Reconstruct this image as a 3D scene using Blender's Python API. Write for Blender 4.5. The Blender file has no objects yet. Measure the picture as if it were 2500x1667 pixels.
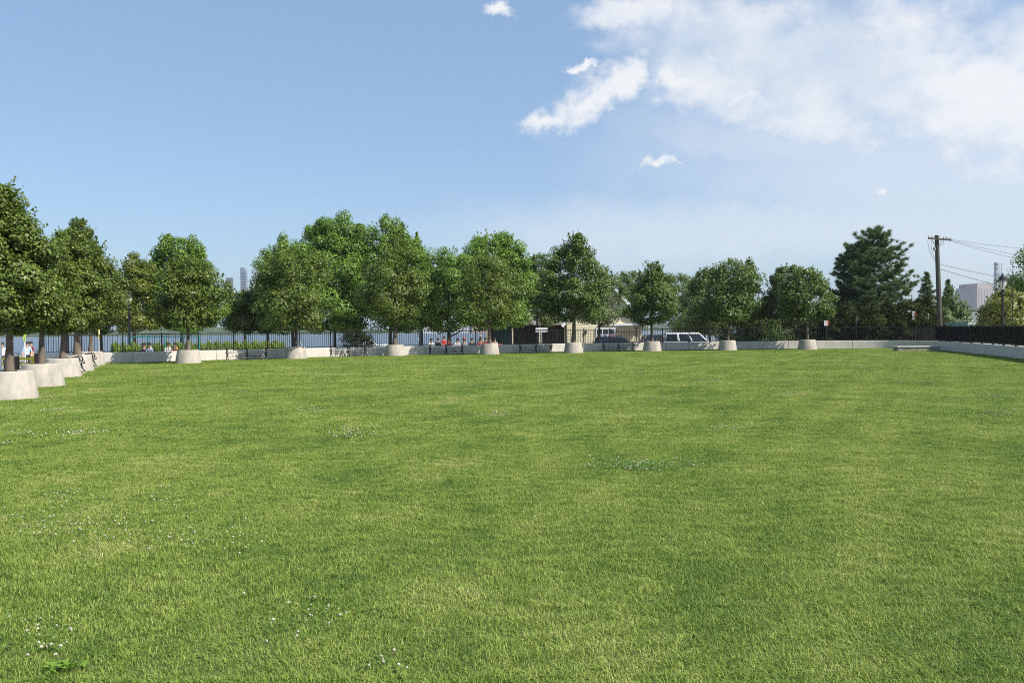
import bpy, math, random
import numpy as np
from mathutils import Vector, Matrix

# ------------------------------------------------------------------ camera, world, sun, exposure
SC = bpy.context.scene
COL = SC.collection
EYE = 1.70
K = EYE / 1.55
F = 2018.0                       # focal length in pixels of a 2500 px wide picture
PITCH, ROLL = math.radians(0.85), math.radians(-0.54)

cam_d = bpy.data.cameras.new('camera')
cam = bpy.data.objects.new('camera', cam_d)
COL.objects.link(cam)
cam_d.sensor_width = 36.0
cam_d.lens = 36.0 * F / 2500.0
cam_d.clip_start, cam_d.clip_end = 0.1, 20000.0
CAMR = Matrix.Rotation(math.pi / 2 - PITCH, 4, 'X') @ Matrix.Rotation(ROLL, 4, 'Z')
cam.matrix_world = Matrix.Translation((0, 0, EYE)) @ CAMR
SC.camera = cam

SUN_EL = math.radians(47)
SUN_AZ = math.radians(118)       # clockwise from +Y, the viewing direction
SUN_DIR = Vector((math.sin(SUN_AZ) * math.cos(SUN_EL), math.cos(SUN_AZ) * math.cos(SUN_EL), math.sin(SUN_EL)))
sun_d = bpy.data.lights.new('sun', 'SUN')
sun_d.energy = 4.8
sun_d.angle = math.radians(0.53)
sun_d.color = (1.0, 0.955, 0.88)
sun = bpy.data.objects.new('sun', sun_d)
COL.objects.link(sun)
sun.rotation_euler = SUN_DIR.to_track_quat('Z', 'Y').to_euler()

world = bpy.data.worlds.new('World')
SC.world = world
world.use_nodes = True
WN, WL = world.node_tree.nodes, world.node_tree.links
WN.clear()


def wn(t, **kw):
    n = WN.new(t)
    for k, v in kw.items():
        setattr(n, k, v)
    return n


def wmath(op, a, b=None, clamp=False):
    n = wn('ShaderNodeMath', operation=op)
    n.use_clamp = clamp
    for i, v in enumerate((a, b)):
        if v is None:
            continue
        if isinstance(v, (int, float)):
            n.inputs[i].default_value = v
        else:
            WL.new(v, n.inputs[i])
    return n.outputs[0]


sky = wn('ShaderNodeTexSky', sky_type='NISHITA')
sky.sun_disc = False
sky.sun_elevation = SUN_EL
sky.sun_rotation = SUN_AZ
sky.altitude = 10
sky.air_density = 1.0
sky.dust_density = 1.2
sky.ozone_density = 3.0
tc = wn('ShaderNodeTexCoord')
sep = wn('ShaderNodeSeparateXYZ')
WL.new(tc.outputs['Generated'], sep.inputs[0])
az = wmath('ARCTAN2', sep.outputs[0], sep.outputs[1])
el = wmath('ARCSINE', sep.outputs[2])
azel0 = wn('ShaderNodeCombineXYZ')
WL.new(az, azel0.inputs[0])
WL.new(el, azel0.inputs[1])
warp = wn('ShaderNodeTexNoise')
warp.inputs['Scale'].default_value = 26.0
warp.inputs['Detail'].default_value = 8
warp.inputs['Roughness'].default_value = 0.62
WL.new(tc.outputs['Generated'], warp.inputs['Vector'])
wsub = wn('ShaderNodeVectorMath', operation='SUBTRACT')
WL.new(warp.outputs['Color'], wsub.inputs[0])
wsub.inputs[1].default_value = (0.5, 0.5, 0.5)
wscl = wn('ShaderNodeVectorMath', operation='MULTIPLY')
WL.new(wsub.outputs[0], wscl.inputs[0])
wscl.inputs[1].default_value = (0.085, 0.05, 0.0)
azel = wn('ShaderNodeVectorMath', operation='ADD')
WL.new(azel0.outputs[0], azel.inputs[0])
WL.new(wscl.outputs[0], azel.inputs[1])


def wnoise(scale, detail, rough, vscale=(1, 1, 1), off=(0, 0, 0)):
    mp = wn('ShaderNodeMapping')
    mp.inputs['Scale'].default_value = vscale
    mp.inputs['Location'].default_value = off
    WL.new(tc.outputs['Generated'], mp.inputs[0])
    n = wn('ShaderNodeTexNoise')
    n.inputs['Scale'].default_value = scale
    n.inputs['Detail'].default_value = detail
    n.inputs['Roughness'].default_value = rough
    WL.new(mp.outputs[0], n.inputs['Vector'])
    return n.outputs['Fac']


n_big = wnoise(5.0, 8, 0.60, (1, 1, 1.7))
n_fine = wnoise(20.0, 10, 0.60, (1, 1, 1.5), (3, 1, 2))
n_tiny = wnoise(48.0, 8, 0.62, (1, 1, 1.4), (5, 2, 9))
n_mid = wnoise(10.0, 9, 0.60, (1, 1, 1.5), (1, 4, 6))
n_soft = wnoise(4.0, 3, 0.5, (1, 1, 1.4), (7, 2, 5))


def blob(u, v, ru, rv, ang=0.0):
    """distance field of an elongated cloud bank at a sky direction given in azimuth / elevation"""
    a0 = math.atan((u - 1250) / F)
    e0 = math.atan((803.5 - 0.0095 * (u - 1250) - v) / F * math.cos(a0))
    mp = wn('ShaderNodeMapping', vector_type='TEXTURE')
    mp.inputs['Location'].default_value = (a0, e0, 0)
    mp.inputs['Rotation'].default_value = (0, 0, math.radians(ang))
    mp.inputs['Scale'].default_value = (ru / F, rv / F, 1)
    WL.new(azel.outputs[0], mp.inputs[0])
    ln = wn('ShaderNodeVectorMath', operation='LENGTH')
    WL.new(mp.outputs[0], ln.inputs[0])
    return wmath('SUBTRACT', 1.0, ln.outputs['Value'])


def field(specs):
    out = None
    for s in specs:
        b = blob(*s)
        out = b if out is None else wmath('MAXIMUM', out, b)
    return out


def ramp(x, lo, hi):
    n = wn('ShaderNodeMapRange', interpolation_type='SMOOTHSTEP')
    n.inputs['From Min'].default_value = lo
    n.inputs['From Max'].default_value = hi
    WL.new(x, n.inputs['Value'])
    return n.outputs['Result']


# crisp cumulus, the broad bank, thin veils; outside the frame the same sky goes on
crisp = field([(1345, 297, 95, 30, 8), (1430, 258, 125, 55, 28), (1520, 195, 115, 75, 20), (1440, 160, 40, 15, 0),
               (1640, 190, 80, 50, -30), (1610, 402, 62, 17, 8), (1225, 32, 50, 20, -8), (1815, 245, 55, 24, -10),
               (2155, 455, 30, 20, 0)])
bank = field([(1690, 160, 190, 130, -20), (1540, 40, 170, 48, 0), (1780, 95, 330, 135, -8), (2080, 175, 450, 220, -10), (2420, 250, 380, 240, 0),
              (2750, 150, 600, 260, 0), (3600, 120, 900, 300, 0)])
veil = field([(2250, 430, 700, 170, -6), (1950, 360, 420, 90, -10), (2800, 400, 900, 260, 0), (1900, 560, 800, 110, 0)])
crispm = ramp(wmath('ADD', wmath('MULTIPLY', crisp, 0.95), wmath('MULTIPLY', wmath('SUBTRACT', wmath('ADD', wmath('MULTIPLY', n_fine, 0.6), wmath('MULTIPLY', n_tiny, 0.4)), 0.5), 1.9)), -0.04, 0.80)
bankm = ramp(wmath('ADD', wmath('MULTIPLY', bank, 1.1), wmath('MULTIPLY', wmath('SUBTRACT', wmath('ADD', wmath('MULTIPLY', n_mid, 0.6), wmath('MULTIPLY', n_fine, 0.4)), 0.5), 1.9)), -0.08, 0.85)
bankm = wmath('MULTIPLY', bankm, wmath('ADD', 0.74, wmath('MULTIPLY', ramp(n_mid, 0.35, 0.62), 0.26)))
veilm = wmath('MULTIPLY', ramp(wmath('ADD', veil, wmath('MULTIPLY', wmath('SUBTRACT', n_soft, 0.5), 1.3)), -0.3, 0.8), 0.46)
gen = wmath('MULTIPLY', ramp(n_big, 0.60, 0.78), ramp(wmath('ABSOLUTE', az), 0.75, 1.1))
gen = wmath('MULTIPLY', gen, ramp(sep.outputs[2], 0.02, 0.2))
cover = wmath('MAXIMUM', wmath('MAXIMUM', wmath('MULTIPLY', crispm, 0.93), wmath('MULTIPLY', bankm, 0.92)), wmath('MAXIMUM', veilm, gen))
# cloud tone: bright rims, blue-grey thick middle
grey = wmath('MULTIPLY', ramp(field([(1960, 165, 330, 170, -10), (1700, 100, 260, 80, -5), (3300, 100, 500, 200, 0)]), 0.0, 0.8),
             ramp(n_soft, 0.22, 0.52))
tone = wn('ShaderNodeMix', data_type='RGBA')
tone.inputs['A'].default_value = (6.2, 6.25, 6.35, 1)
tone.inputs['B'].default_value = (4.75, 5.25, 5.85, 1)
WL.new(grey, tone.inputs['Factor'])
csky = wn('ShaderNodeMix', data_type='RGBA')
WL.new(cover, csky.inputs['Factor'])
skyc = wn('ShaderNodeMix', data_type='RGBA', blend_type='MULTIPLY')
skyc.inputs['Factor'].default_value = 1.0
skyc.inputs['B'].default_value = (0.93, 0.98, 1.03, 1)
WL.new(sky.outputs[0], skyc.inputs['A'])
hazy = wn('ShaderNodeMix', data_type='RGBA')
hazy.inputs['Factor'].default_value = 0.36
hazy.inputs['B'].default_value = (2.60, 3.95, 5.70, 1)
WL.new(skyc.outputs['Result'], hazy.inputs['A'])
WL.new(hazy.outputs['Result'], csky.inputs['A'])
WL.new(tone.outputs['Result'], csky.inputs['B'])
bg = wn('ShaderNodeBackground')
bg.inputs['Strength'].default_value = 0.108
WL.new(csky.outputs['Result'], bg.inputs['Color'])
wo = wn('ShaderNodeOutputWorld')
WL.new(bg.outputs[0], wo.inputs['Surface'])

SC.view_settings.view_transform = 'Standard'
SC.view_settings.look = 'None'
SC.view_settings.gamma = 1.0
SC.view_settings.use_curve_mapping = False
SC.view_settings.exposure = 0.5
SC.render.engine = 'CYCLES'
SC.cycles.max_bounces = 6
SC.cycles.diffuse_bounces = 3
SC.cycles.glossy_bounces = 2
SC.cycles.transmission_bounces = 4
SC.cycles.transparent_max_bounces = 6
SC.cycles.volume_bounces = 0
SC.cycles.filter_width = 1.05
SC.cycles.use_denoising = False
SC.cycles.use_adaptive_sampling = False
SC.cycles.sample_clamp_indirect = 4.0

# ------------------------------------------------------------------ picture <-> place
R3 = CAMR.to_3x3()
CAMP = Vector((0, 0, EYE))


def ray(u, v):
    return R3 @ Vector(((u - 1250) / F, -(v - 833.5) / F, -1.0))


def G(u, v, z=0.0):
    r = ray(u, v)
    return CAMP + r * ((z - EYE) / r.z)


def P(u, v, d):
    r = ray(u, v)
    return CAMP + r * (d / r.y)


def X(u, d):
    return (u - 1250) / F * d


# ------------------------------------------------------------------ materials
MATS = {}


def nodes_of(m):
    m.use_nodes = True
    return m.node_tree.nodes, m.node_tree.links


def mat(name, col, rough=0.8, var=0.12, scale=6.0, metal=0.0, bump=0.0, bscale=40.0, spec=0.4, col2=None, stretch=(1, 1, 1)):
    """plain procedural surface: base colour with soft noise mottling (object space) and fine relief"""
    if name in MATS:
        return MATS[name]
    m = bpy.data.materials.new(name)
    N, L = nodes_of(m)
    b = N['Principled BSDF']
    b.inputs['Roughness'].default_value = rough
    b.inputs['Metallic'].default_value = metal
    b.inputs['Specular IOR Level'].default_value = spec
    t = N.new('ShaderNodeTexCoord')
    mp = N.new('ShaderNodeMapping')
    mp.inputs['Scale'].default_value = stretch
    L.new(t.outputs['Object'], mp.inputs[0])
    n = N.new('ShaderNodeTexNoise')
    n.inputs['Scale'].default_value = scale
    n.inputs['Detail'].default_value = 6
    n.inputs['Roughness'].default_value = 0.65
    L.new(mp.outputs[0], n.inputs['Vector'])
    r = N.new('ShaderNodeValToRGB')
    c2 = col2 or tuple(c * (1 - var * 2.2) for c in col)
    c1 = col if col2 else tuple(min(1, c * (1 + var)) for c in col)
    r.color_ramp.elements[0].color = (*c2, 1)
    r.color_ramp.elements[1].color = (*c1, 1)
    r.color_ramp.elements[0].position = 0.3
    r.color_ramp.elements[1].position = 0.68
    L.new(n.outputs['Fac'], r.inputs[0])
    L.new(r.outputs[0], b.inputs['Base Color'])
    if bump:
        n2 = N.new('ShaderNodeTexNoise')
        n2.inputs['Scale'].default_value = bscale
        n2.inputs['Detail'].default_value = 4
        L.new(mp.outputs[0], n2.inputs['Vector'])
        bp = N.new('ShaderNodeBump')
        bp.inputs['Strength'].default_value = bump
        bp.inputs['Distance'].default_value = 0.02
        L.new(n2.outputs['Fac'], bp.inputs['Height'])
        L.new(bp.outputs[0], b.inputs['Normal'])
    MATS[name] = m
    return m


def leaf_mat(name, dark, mid, light, trans=0.25, rough=0.42, spec=0.34):
    """foliage: hue varies leaf by leaf (stored tint) and in patches; light passes through the blade"""
    if name in MATS:
        return MATS[name]
    m = bpy.data.materials.new(name)
    N, L = nodes_of(m)
    b = N['Principled BSDF']
    out = N['Material Output']
    a = N.new('ShaderNodeAttribute')
    a.attribute_name = 'tint'
    g = N.new('ShaderNodeNewGeometry')
    n = N.new('ShaderNodeTexNoise')
    n.inputs['Scale'].default_value = 1.3
    n.inputs['Detail'].default_value = 2
    L.new(g.outputs['Position'], n.inputs['Vector'])
    ad = N.new('ShaderNodeMath')
    ad.operation = 'MULTIPLY_ADD'
    L.new(n.outputs['Fac'], ad.inputs[0])
    ad.inputs[1].default_value = 0.7
    L.new(a.outputs['Fac'], ad.inputs[2])
    sb = N.new('ShaderNodeMath')
    sb.operation = 'SUBTRACT'
    L.new(ad.outputs[0], sb.inputs[0])
    sb.inputs[1].default_value = 0.35
    r = N.new('ShaderNodeValToRGB')
    r.color_ramp.elements[0].color = (*dark, 1)
    r.color_ramp.elements[1].color = (*light, 1)
    r.color_ramp.elements[1].position = 0.95
    e = r.color_ramp.elements.new(0.5)
    e.color = (*mid, 1)
    L.new(sb.outputs[0], r.inputs[0])
    L.new(r.outputs[0], b.inputs['Base Color'])
    b.inputs['Roughness'].default_value = rough
    b.inputs['Specular IOR Level'].default_value = spec
    tr = N.new('ShaderNodeBsdfTranslucent')
    mx = N.new('ShaderNodeMix')
    mx.data_type = 'RGBA'
    mx.blend_type = 'MULTIPLY'
    mx.inputs['Factor'].default_value = 1
    mx.inputs['B'].default_value = (1.3, 1.45, 0.7, 1)
    L.new(r.outputs[0], mx.inputs['A'])
    L.new(mx.outputs['Result'], tr.inputs['Color'])
    ms = N.new('ShaderNodeMixShader')
    ms.inputs[0].default_value = trans
    L.new(b.outputs[0], ms.inputs[1])
    L.new(tr.outputs[0], ms.inputs[2])
    L.new(ms.outputs[0], out.inputs['Surface'])
    MATS[name] = m
    return m


M_PEAR = leaf_mat('pear_leaf', (0.045, 0.071, 0.012), (0.120, 0.169, 0.027), (0.231, 0.284, 0.063))
M_PEARY = leaf_mat('pear_leaf_yellow', (0.060, 0.080, 0.012), (0.150, 0.185, 0.026), (0.250, 0.280, 0.050))
M_MAPLE = leaf_mat('maple_leaf', (0.062, 0.115, 0.020), (0.153, 0.255, 0.038), (0.252, 0.371, 0.064))
M_DARK = leaf_mat('oak_leaf', (0.040, 0.068, 0.017), (0.100, 0.153, 0.032), (0.200, 0.265, 0.064))
M_GREYLEAF = leaf_mat('willow_leaf', (0.057, 0.093, 0.032), (0.126, 0.187, 0.059), (0.231, 0.291, 0.113))
M_PINE = leaf_mat('pine_needle', (0.036, 0.066, 0.026), (0.098, 0.150, 0.058), (0.200, 0.250, 0.110), trans=0.16, spec=0.2)
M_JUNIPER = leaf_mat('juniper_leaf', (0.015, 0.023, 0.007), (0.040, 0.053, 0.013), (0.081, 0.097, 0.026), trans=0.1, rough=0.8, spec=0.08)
M_HEDGE = leaf_mat('hedge_leaf', (0.066, 0.110, 0.014), (0.168, 0.234, 0.026), (0.264, 0.336, 0.048))
M_FLOWERBUSH = leaf_mat('sumac_leaf', (0.088, 0.107, 0.020), (0.195, 0.214, 0.043), (0.327, 0.314, 0.088))
M_CLOVER = leaf_mat('clover_leaf', (0.075, 0.147, 0.023), (0.120, 0.215, 0.035), (0.164, 0.260, 0.048))
M_WEED = leaf_mat('weed_leaf', (0.119, 0.218, 0.030), (0.188, 0.308, 0.045), (0.258, 0.397, 0.069), trans=0.4)
M_SHADELEAF = leaf_mat('shade_dark_leaf', (0.012, 0.018, 0.006), (0.030, 0.040, 0.012), (0.060, 0.072, 0.020), trans=0.1, rough=0.8, spec=0.08)  # leaf colour darkened to carry the shade the shrubs stand in
M_BARK = mat('bark', (0.16, 0.125, 0.095), 0.95, 0.3, 9, bump=0.6, bscale=30, stretch=(1, 1, 0.25))
M_BARKD = mat('bark_dark', (0.070, 0.060, 0.052), 0.95, 0.3, 9, bump=0.6, bscale=30, stretch=(1, 1, 0.25))
M_WALL = mat('wall_concrete', (0.66, 0.61, 0.53), 0.9, 0.07, 2.2, bump=0.15, bscale=60, spec=0.2, stretch=(1, 1, 0.25))
M_PLANTER = mat('planter_concrete', (0.47, 0.42, 0.355), 0.92, 0.15, 3.2, bump=0.3, bscale=70, spec=0.2, stretch=(1, 1, 0.45))
M_SOIL = mat('soil', (0.075, 0.052, 0.036), 1.0, 0.3, 14, bump=0.8, bscale=30)
M_IRON = mat('black_iron', (0.012, 0.013, 0.014), 0.42, 0.2, 8, spec=0.5)
M_SLAT = mat('bench_slat', (0.30, 0.28, 0.25), 0.7, 0.2, 5, stretch=(0.3, 4, 4))
M_SLABT = mat('slab_stone', (0.43, 0.40, 0.35), 0.9, 0.14, 3.5, col2=(0.20, 0.155, 0.09), bump=0.4, bscale=30)
M_PAVE = mat('paving', (0.33, 0.32, 0.30), 0.95, 0.12, 0.6)
M_ASPH = mat('asphalt', (0.085, 0.084, 0.082), 0.95, 0.15, 1.5, bump=0.3, bscale=80)
M_PAD = mat('pad_concrete', (0.46, 0.44, 0.39), 0.95, 0.08, 3)
M_WHITE = mat('white_paint', (0.80, 0.79, 0.77), 0.5, 0.04, 4)
M_YELLOW = mat('yellow_paint', (0.85, 0.66, 0.05), 0.55, 0.06, 5)
M_FLUOR = mat('fluorescent_sign', (0.62, 0.80, 0.06), 0.5, 0.04, 5)
M_RED = mat('red_paint', (0.62, 0.045, 0.035), 0.5, 0.08, 5)
M_TEAL = mat('teal_pipe', (0.035, 0.26, 0.23), 0.45, 0.08, 5)
M_GREENSHED = mat('green_shed_paint', (0.022, 0.075, 0.062), 0.6, 0.12, 2)
M_BROWN = mat('brown_metal', (0.085, 0.045, 0.030), 0.5, 0.1, 5)
M_STEEL = mat('steel', (0.55, 0.55, 0.55), 0.35, 0.05, 5, metal=0.9)
M_GALV = mat('galvanised', (0.42, 0.42, 0.42), 0.5, 0.1, 6, metal=0.6)
M_CREAM = mat('cream_siding', (0.72, 0.64, 0.44), 0.85, 0.04, 1.5, spec=0.2)
M_BROWNWALL = mat('brown_boards', (0.12, 0.10, 0.072), 0.9, 0.12, 2)
M_ROOF = mat('roof_shingle', (0.21, 0.195, 0.17), 0.95, 0.15, 4, bump=0.4, bscale=20)
M_GLASS = mat('window_glass', (0.020, 0.026, 0.034), 0.08, 0.05, 2, spec=0.8)
M_POLE = mat('pole_wood', (0.095, 0.085, 0.066), 0.95, 0.22, 5, bump=0.4, bscale=25, stretch=(1, 1, 0.1))
M_WIRE = mat('wire', (0.02, 0.02, 0.02), 0.6, 0.05, 3)
M_RUBBER = mat('rubber', (0.02, 0.02, 0.02), 0.9, 0.1, 5)
M_SKIN = mat('skin', (0.50, 0.31, 0.22), 0.6, 0.05, 5)
M_HAIR = mat('dark_hair', (0.03, 0.022, 0.018), 0.7, 0.1, 5)
M_FLOWER = mat('clover_flower', (0.52, 0.50, 0.40), 0.9, 0.05, 60, col2=(0.32, 0.27, 0.19))
M_STEMG = mat('clover_stem', (0.08, 0.15, 0.03), 0.7, 0.1, 20)


def lamp_glass():
    m = bpy.data.materials.new('lamp_glass')
    N, L = nodes_of(m)
    b = N['Principled BSDF']
    b.inputs['Base Color'].default_value = (0.78, 0.76, 0.70, 1)
    b.inputs['Roughness'].default_value = 0.25
    b.inputs['Transmission Weight'].default_value = 0.35
    n = N.new('ShaderNodeTexNoise')
    n.inputs['Scale'].default_value = 12
    r = N.new('ShaderNodeMapRange')
    r.inputs['To Min'].default_value = 0.15
    r.inputs['To Max'].default_value = 0.35
    L.new(n.outputs['Fac'], r.inputs['Value'])
    L.new(r.outputs[0], b.inputs['Roughness'])
    return m


M_LAMPGLASS = lamp_glass()


def world_mottle(name, cols, scales, rough=0.9, attr=None, trans=0.0, spec=0.25, weights=(0.38, 0.34, 0.28), tintw=0.35):
    """colour that varies with world position at several scales (turf)"""
    m = bpy.data.materials.new(name)
    N, L = nodes_of(m)
    b = N['Principled BSDF']
    out = N['Material Output']
    g = N.new('ShaderNodeNewGeometry')
    acc = None
    for s, w in zip(scales, weights):
        n = N.new('ShaderNodeTexNoise')
        n.inputs['Scale'].default_value = s
        n.inputs['Detail'].default_value = 3
        n.inputs['Roughness'].default_value = 0.6
        L.new(g.outputs['Position'], n.inputs['Vector'])
        k = N.new('ShaderNodeMath')
        k.operation = 'MULTIPLY'
        L.new(n.outputs['Fac'], k.inputs[0])
        k.inputs[1].default_value = w
        if acc is None:
            acc = k.outputs[0]
        else:
            ad = N.new('ShaderNodeMath')
            ad.operation = 'ADD'
            L.new(acc, ad.inputs[0])
            L.new(k.outputs[0], ad.inputs[1])
            acc = ad.outputs[0]
    if attr:
        mp = N.new('ShaderNodeMapping')
        mp.inputs['Rotation'].default_value = (0, 0, math.radians(27))
        L.new(g.outputs['Position'], mp.inputs[0])
        wv = N.new('ShaderNodeTexWave')
        wv.inputs['Scale'].default_value = 0.26
        wv.inputs['Distortion'].default_value = 2.5
        wv.inputs['Detail'].default_value = 3
        wv.inputs['Detail Scale'].default_value = 0.6
        L.new(mp.outputs[0], wv.inputs['Vector'])
        ma = N.new('ShaderNodeMath')
        ma.operation = 'MULTIPLY_ADD'
        L.new(wv.outputs['Fac'], ma.inputs[0])
        ma.inputs[1].default_value = 0.035
        L.new(acc, ma.inputs[2])
        sb = N.new('ShaderNodeMath')
        sb.operation = 'SUBTRACT'
        L.new(ma.outputs[0], sb.inputs[0])
        sb.inputs[1].default_value = 0.0175
        acc = sb.outputs[0]
    # stretch contrast around the middle
    mr = N.new('ShaderNodeMapRange')
    mr.inputs['From Min'].default_value = 0.39
    mr.inputs['From Max'].default_value = 0.625
    L.new(acc, mr.inputs['Value'])
    acc = mr.outputs[0]
    if attr:
        a = N.new('ShaderNodeAttribute')
        a.attribute_name = attr
        mx = N.new('ShaderNodeMix')
        mx.data_type = 'FLOAT'
        mx.inputs['Factor'].default_value = tintw
        L.new(acc, mx.inputs['A'])
        L.new(a.outputs['Fac'], mx.inputs['B'])
        acc = mx.outputs['Result']
    r = N.new('ShaderNodeValToRGB')
    els = r.color_ramp.elements
    n_c = len(cols)
    els[0].color = (*cols[0], 1)
    els[1].color = (*cols[-1], 1)
    for i in range(1, n_c - 1):
        e = els.new(i / (n_c - 1))
        e.color = (*cols[i], 1)
    L.new(acc, r.inputs[0])
    L.new(r.outputs[0], b.inputs['Base Color'])
    b.inputs['Roughness'].default_value = rough
    b.inputs['Specular IOR Level'].default_value = spec
    if trans:
        t = N.new('ShaderNodeBsdfTranslucent')
        L.new(r.outputs[0], t.inputs['Color'])
        ms = N.new('ShaderNodeMixShader')
        ms.inputs[0].default_value = trans
        L.new(b.outputs[0], ms.inputs[1])
        L.new(t.outputs[0], ms.inputs[2])
        L.new(ms.outputs[0], out.inputs['Surface'])
    return m


GRASS_COLS = [(0.064, 0.122, 0.024), (0.150, 0.245, 0.038), (0.256, 0.352, 0.058), (0.395, 0.440, 0.105), (0.66, 0.61, 0.29)]
M_GRASS = world_mottle('grass_blade', GRASS_COLS, (0.35, 1.3, 5.0), rough=0.5, attr='tint', trans=0.28, spec=0.25, tintw=0.5)
M_LAWN = world_mottle('turf_thatch', [(0.050, 0.075, 0.020), (0.085, 0.11, 0.030), (0.14, 0.15, 0.055)], (0.3, 1.5, 12.0), rough=1.0)


# ------------------------------------------------------------------ mesh helpers
def link(o, parent=None):
    COL.objects.link(o)
    if parent is not None:
        o.parent = parent
    return o


def tag(o, label=None, cat=None, group=None, kind=None):
    if label:
        o['label'] = label
    if cat:
        o['category'] = cat
    if group:
        o['group'] = group
    if kind:
        o['kind'] = kind
    return o


def empty(name, loc=(0, 0, 0), rz=0.0, label=None, cat=None, group=None):
    o = bpy.data.objects.new(name, None)
    o.empty_display_size = 0.2
    COL.objects.link(o)
    o.location = loc
    o.rotation_euler = (0, 0, rz)
    return tag(o, label, cat, group)


def np_mesh(name, verts, polys, tint=None, smooth=False):
    """polys: list of (n, k) integer arrays, each of one polygon size"""
    me = bpy.data.meshes.new(name)
    verts = np.asarray(verts, np.float32)
    me.vertices.add(len(verts))
    me.vertices.foreach_set('co', verts.ravel())
    idx = np.concatenate([np.asarray(p, np.int32).ravel() for p in polys])
    tot = np.concatenate([np.full(len(p), np.asarray(p).shape[1], np.int32) for p in polys])
    start = np.concatenate([[0], np.cumsum(tot)[:-1]]).astype(np.int32)
    me.loops.add(len(idx))
    me.loops.foreach_set('vertex_index', idx)
    me.polygons.add(len(tot))
    me.polygons.foreach_set('loop_start', start)
    me.polygons.foreach_set('loop_total', tot)
    if smooth:
        me.polygons.foreach_set('use_smooth', np.ones(len(tot), bool))
    if tint is not None:
        a = me.attributes.new('tint', 'FLOAT', 'POINT')
        a.data.foreach_set('value', np.asarray(tint, np.float32))
    me.update(calc_edges=True)
    return me


def np_obj(name, verts, polys, m, parent=None, tint=None, smooth=False):
    me = np_mesh(name, verts, polys, tint, smooth)
    me.materials.append(m)
    return link(bpy.data.objects.new(name, me), parent)


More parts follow.
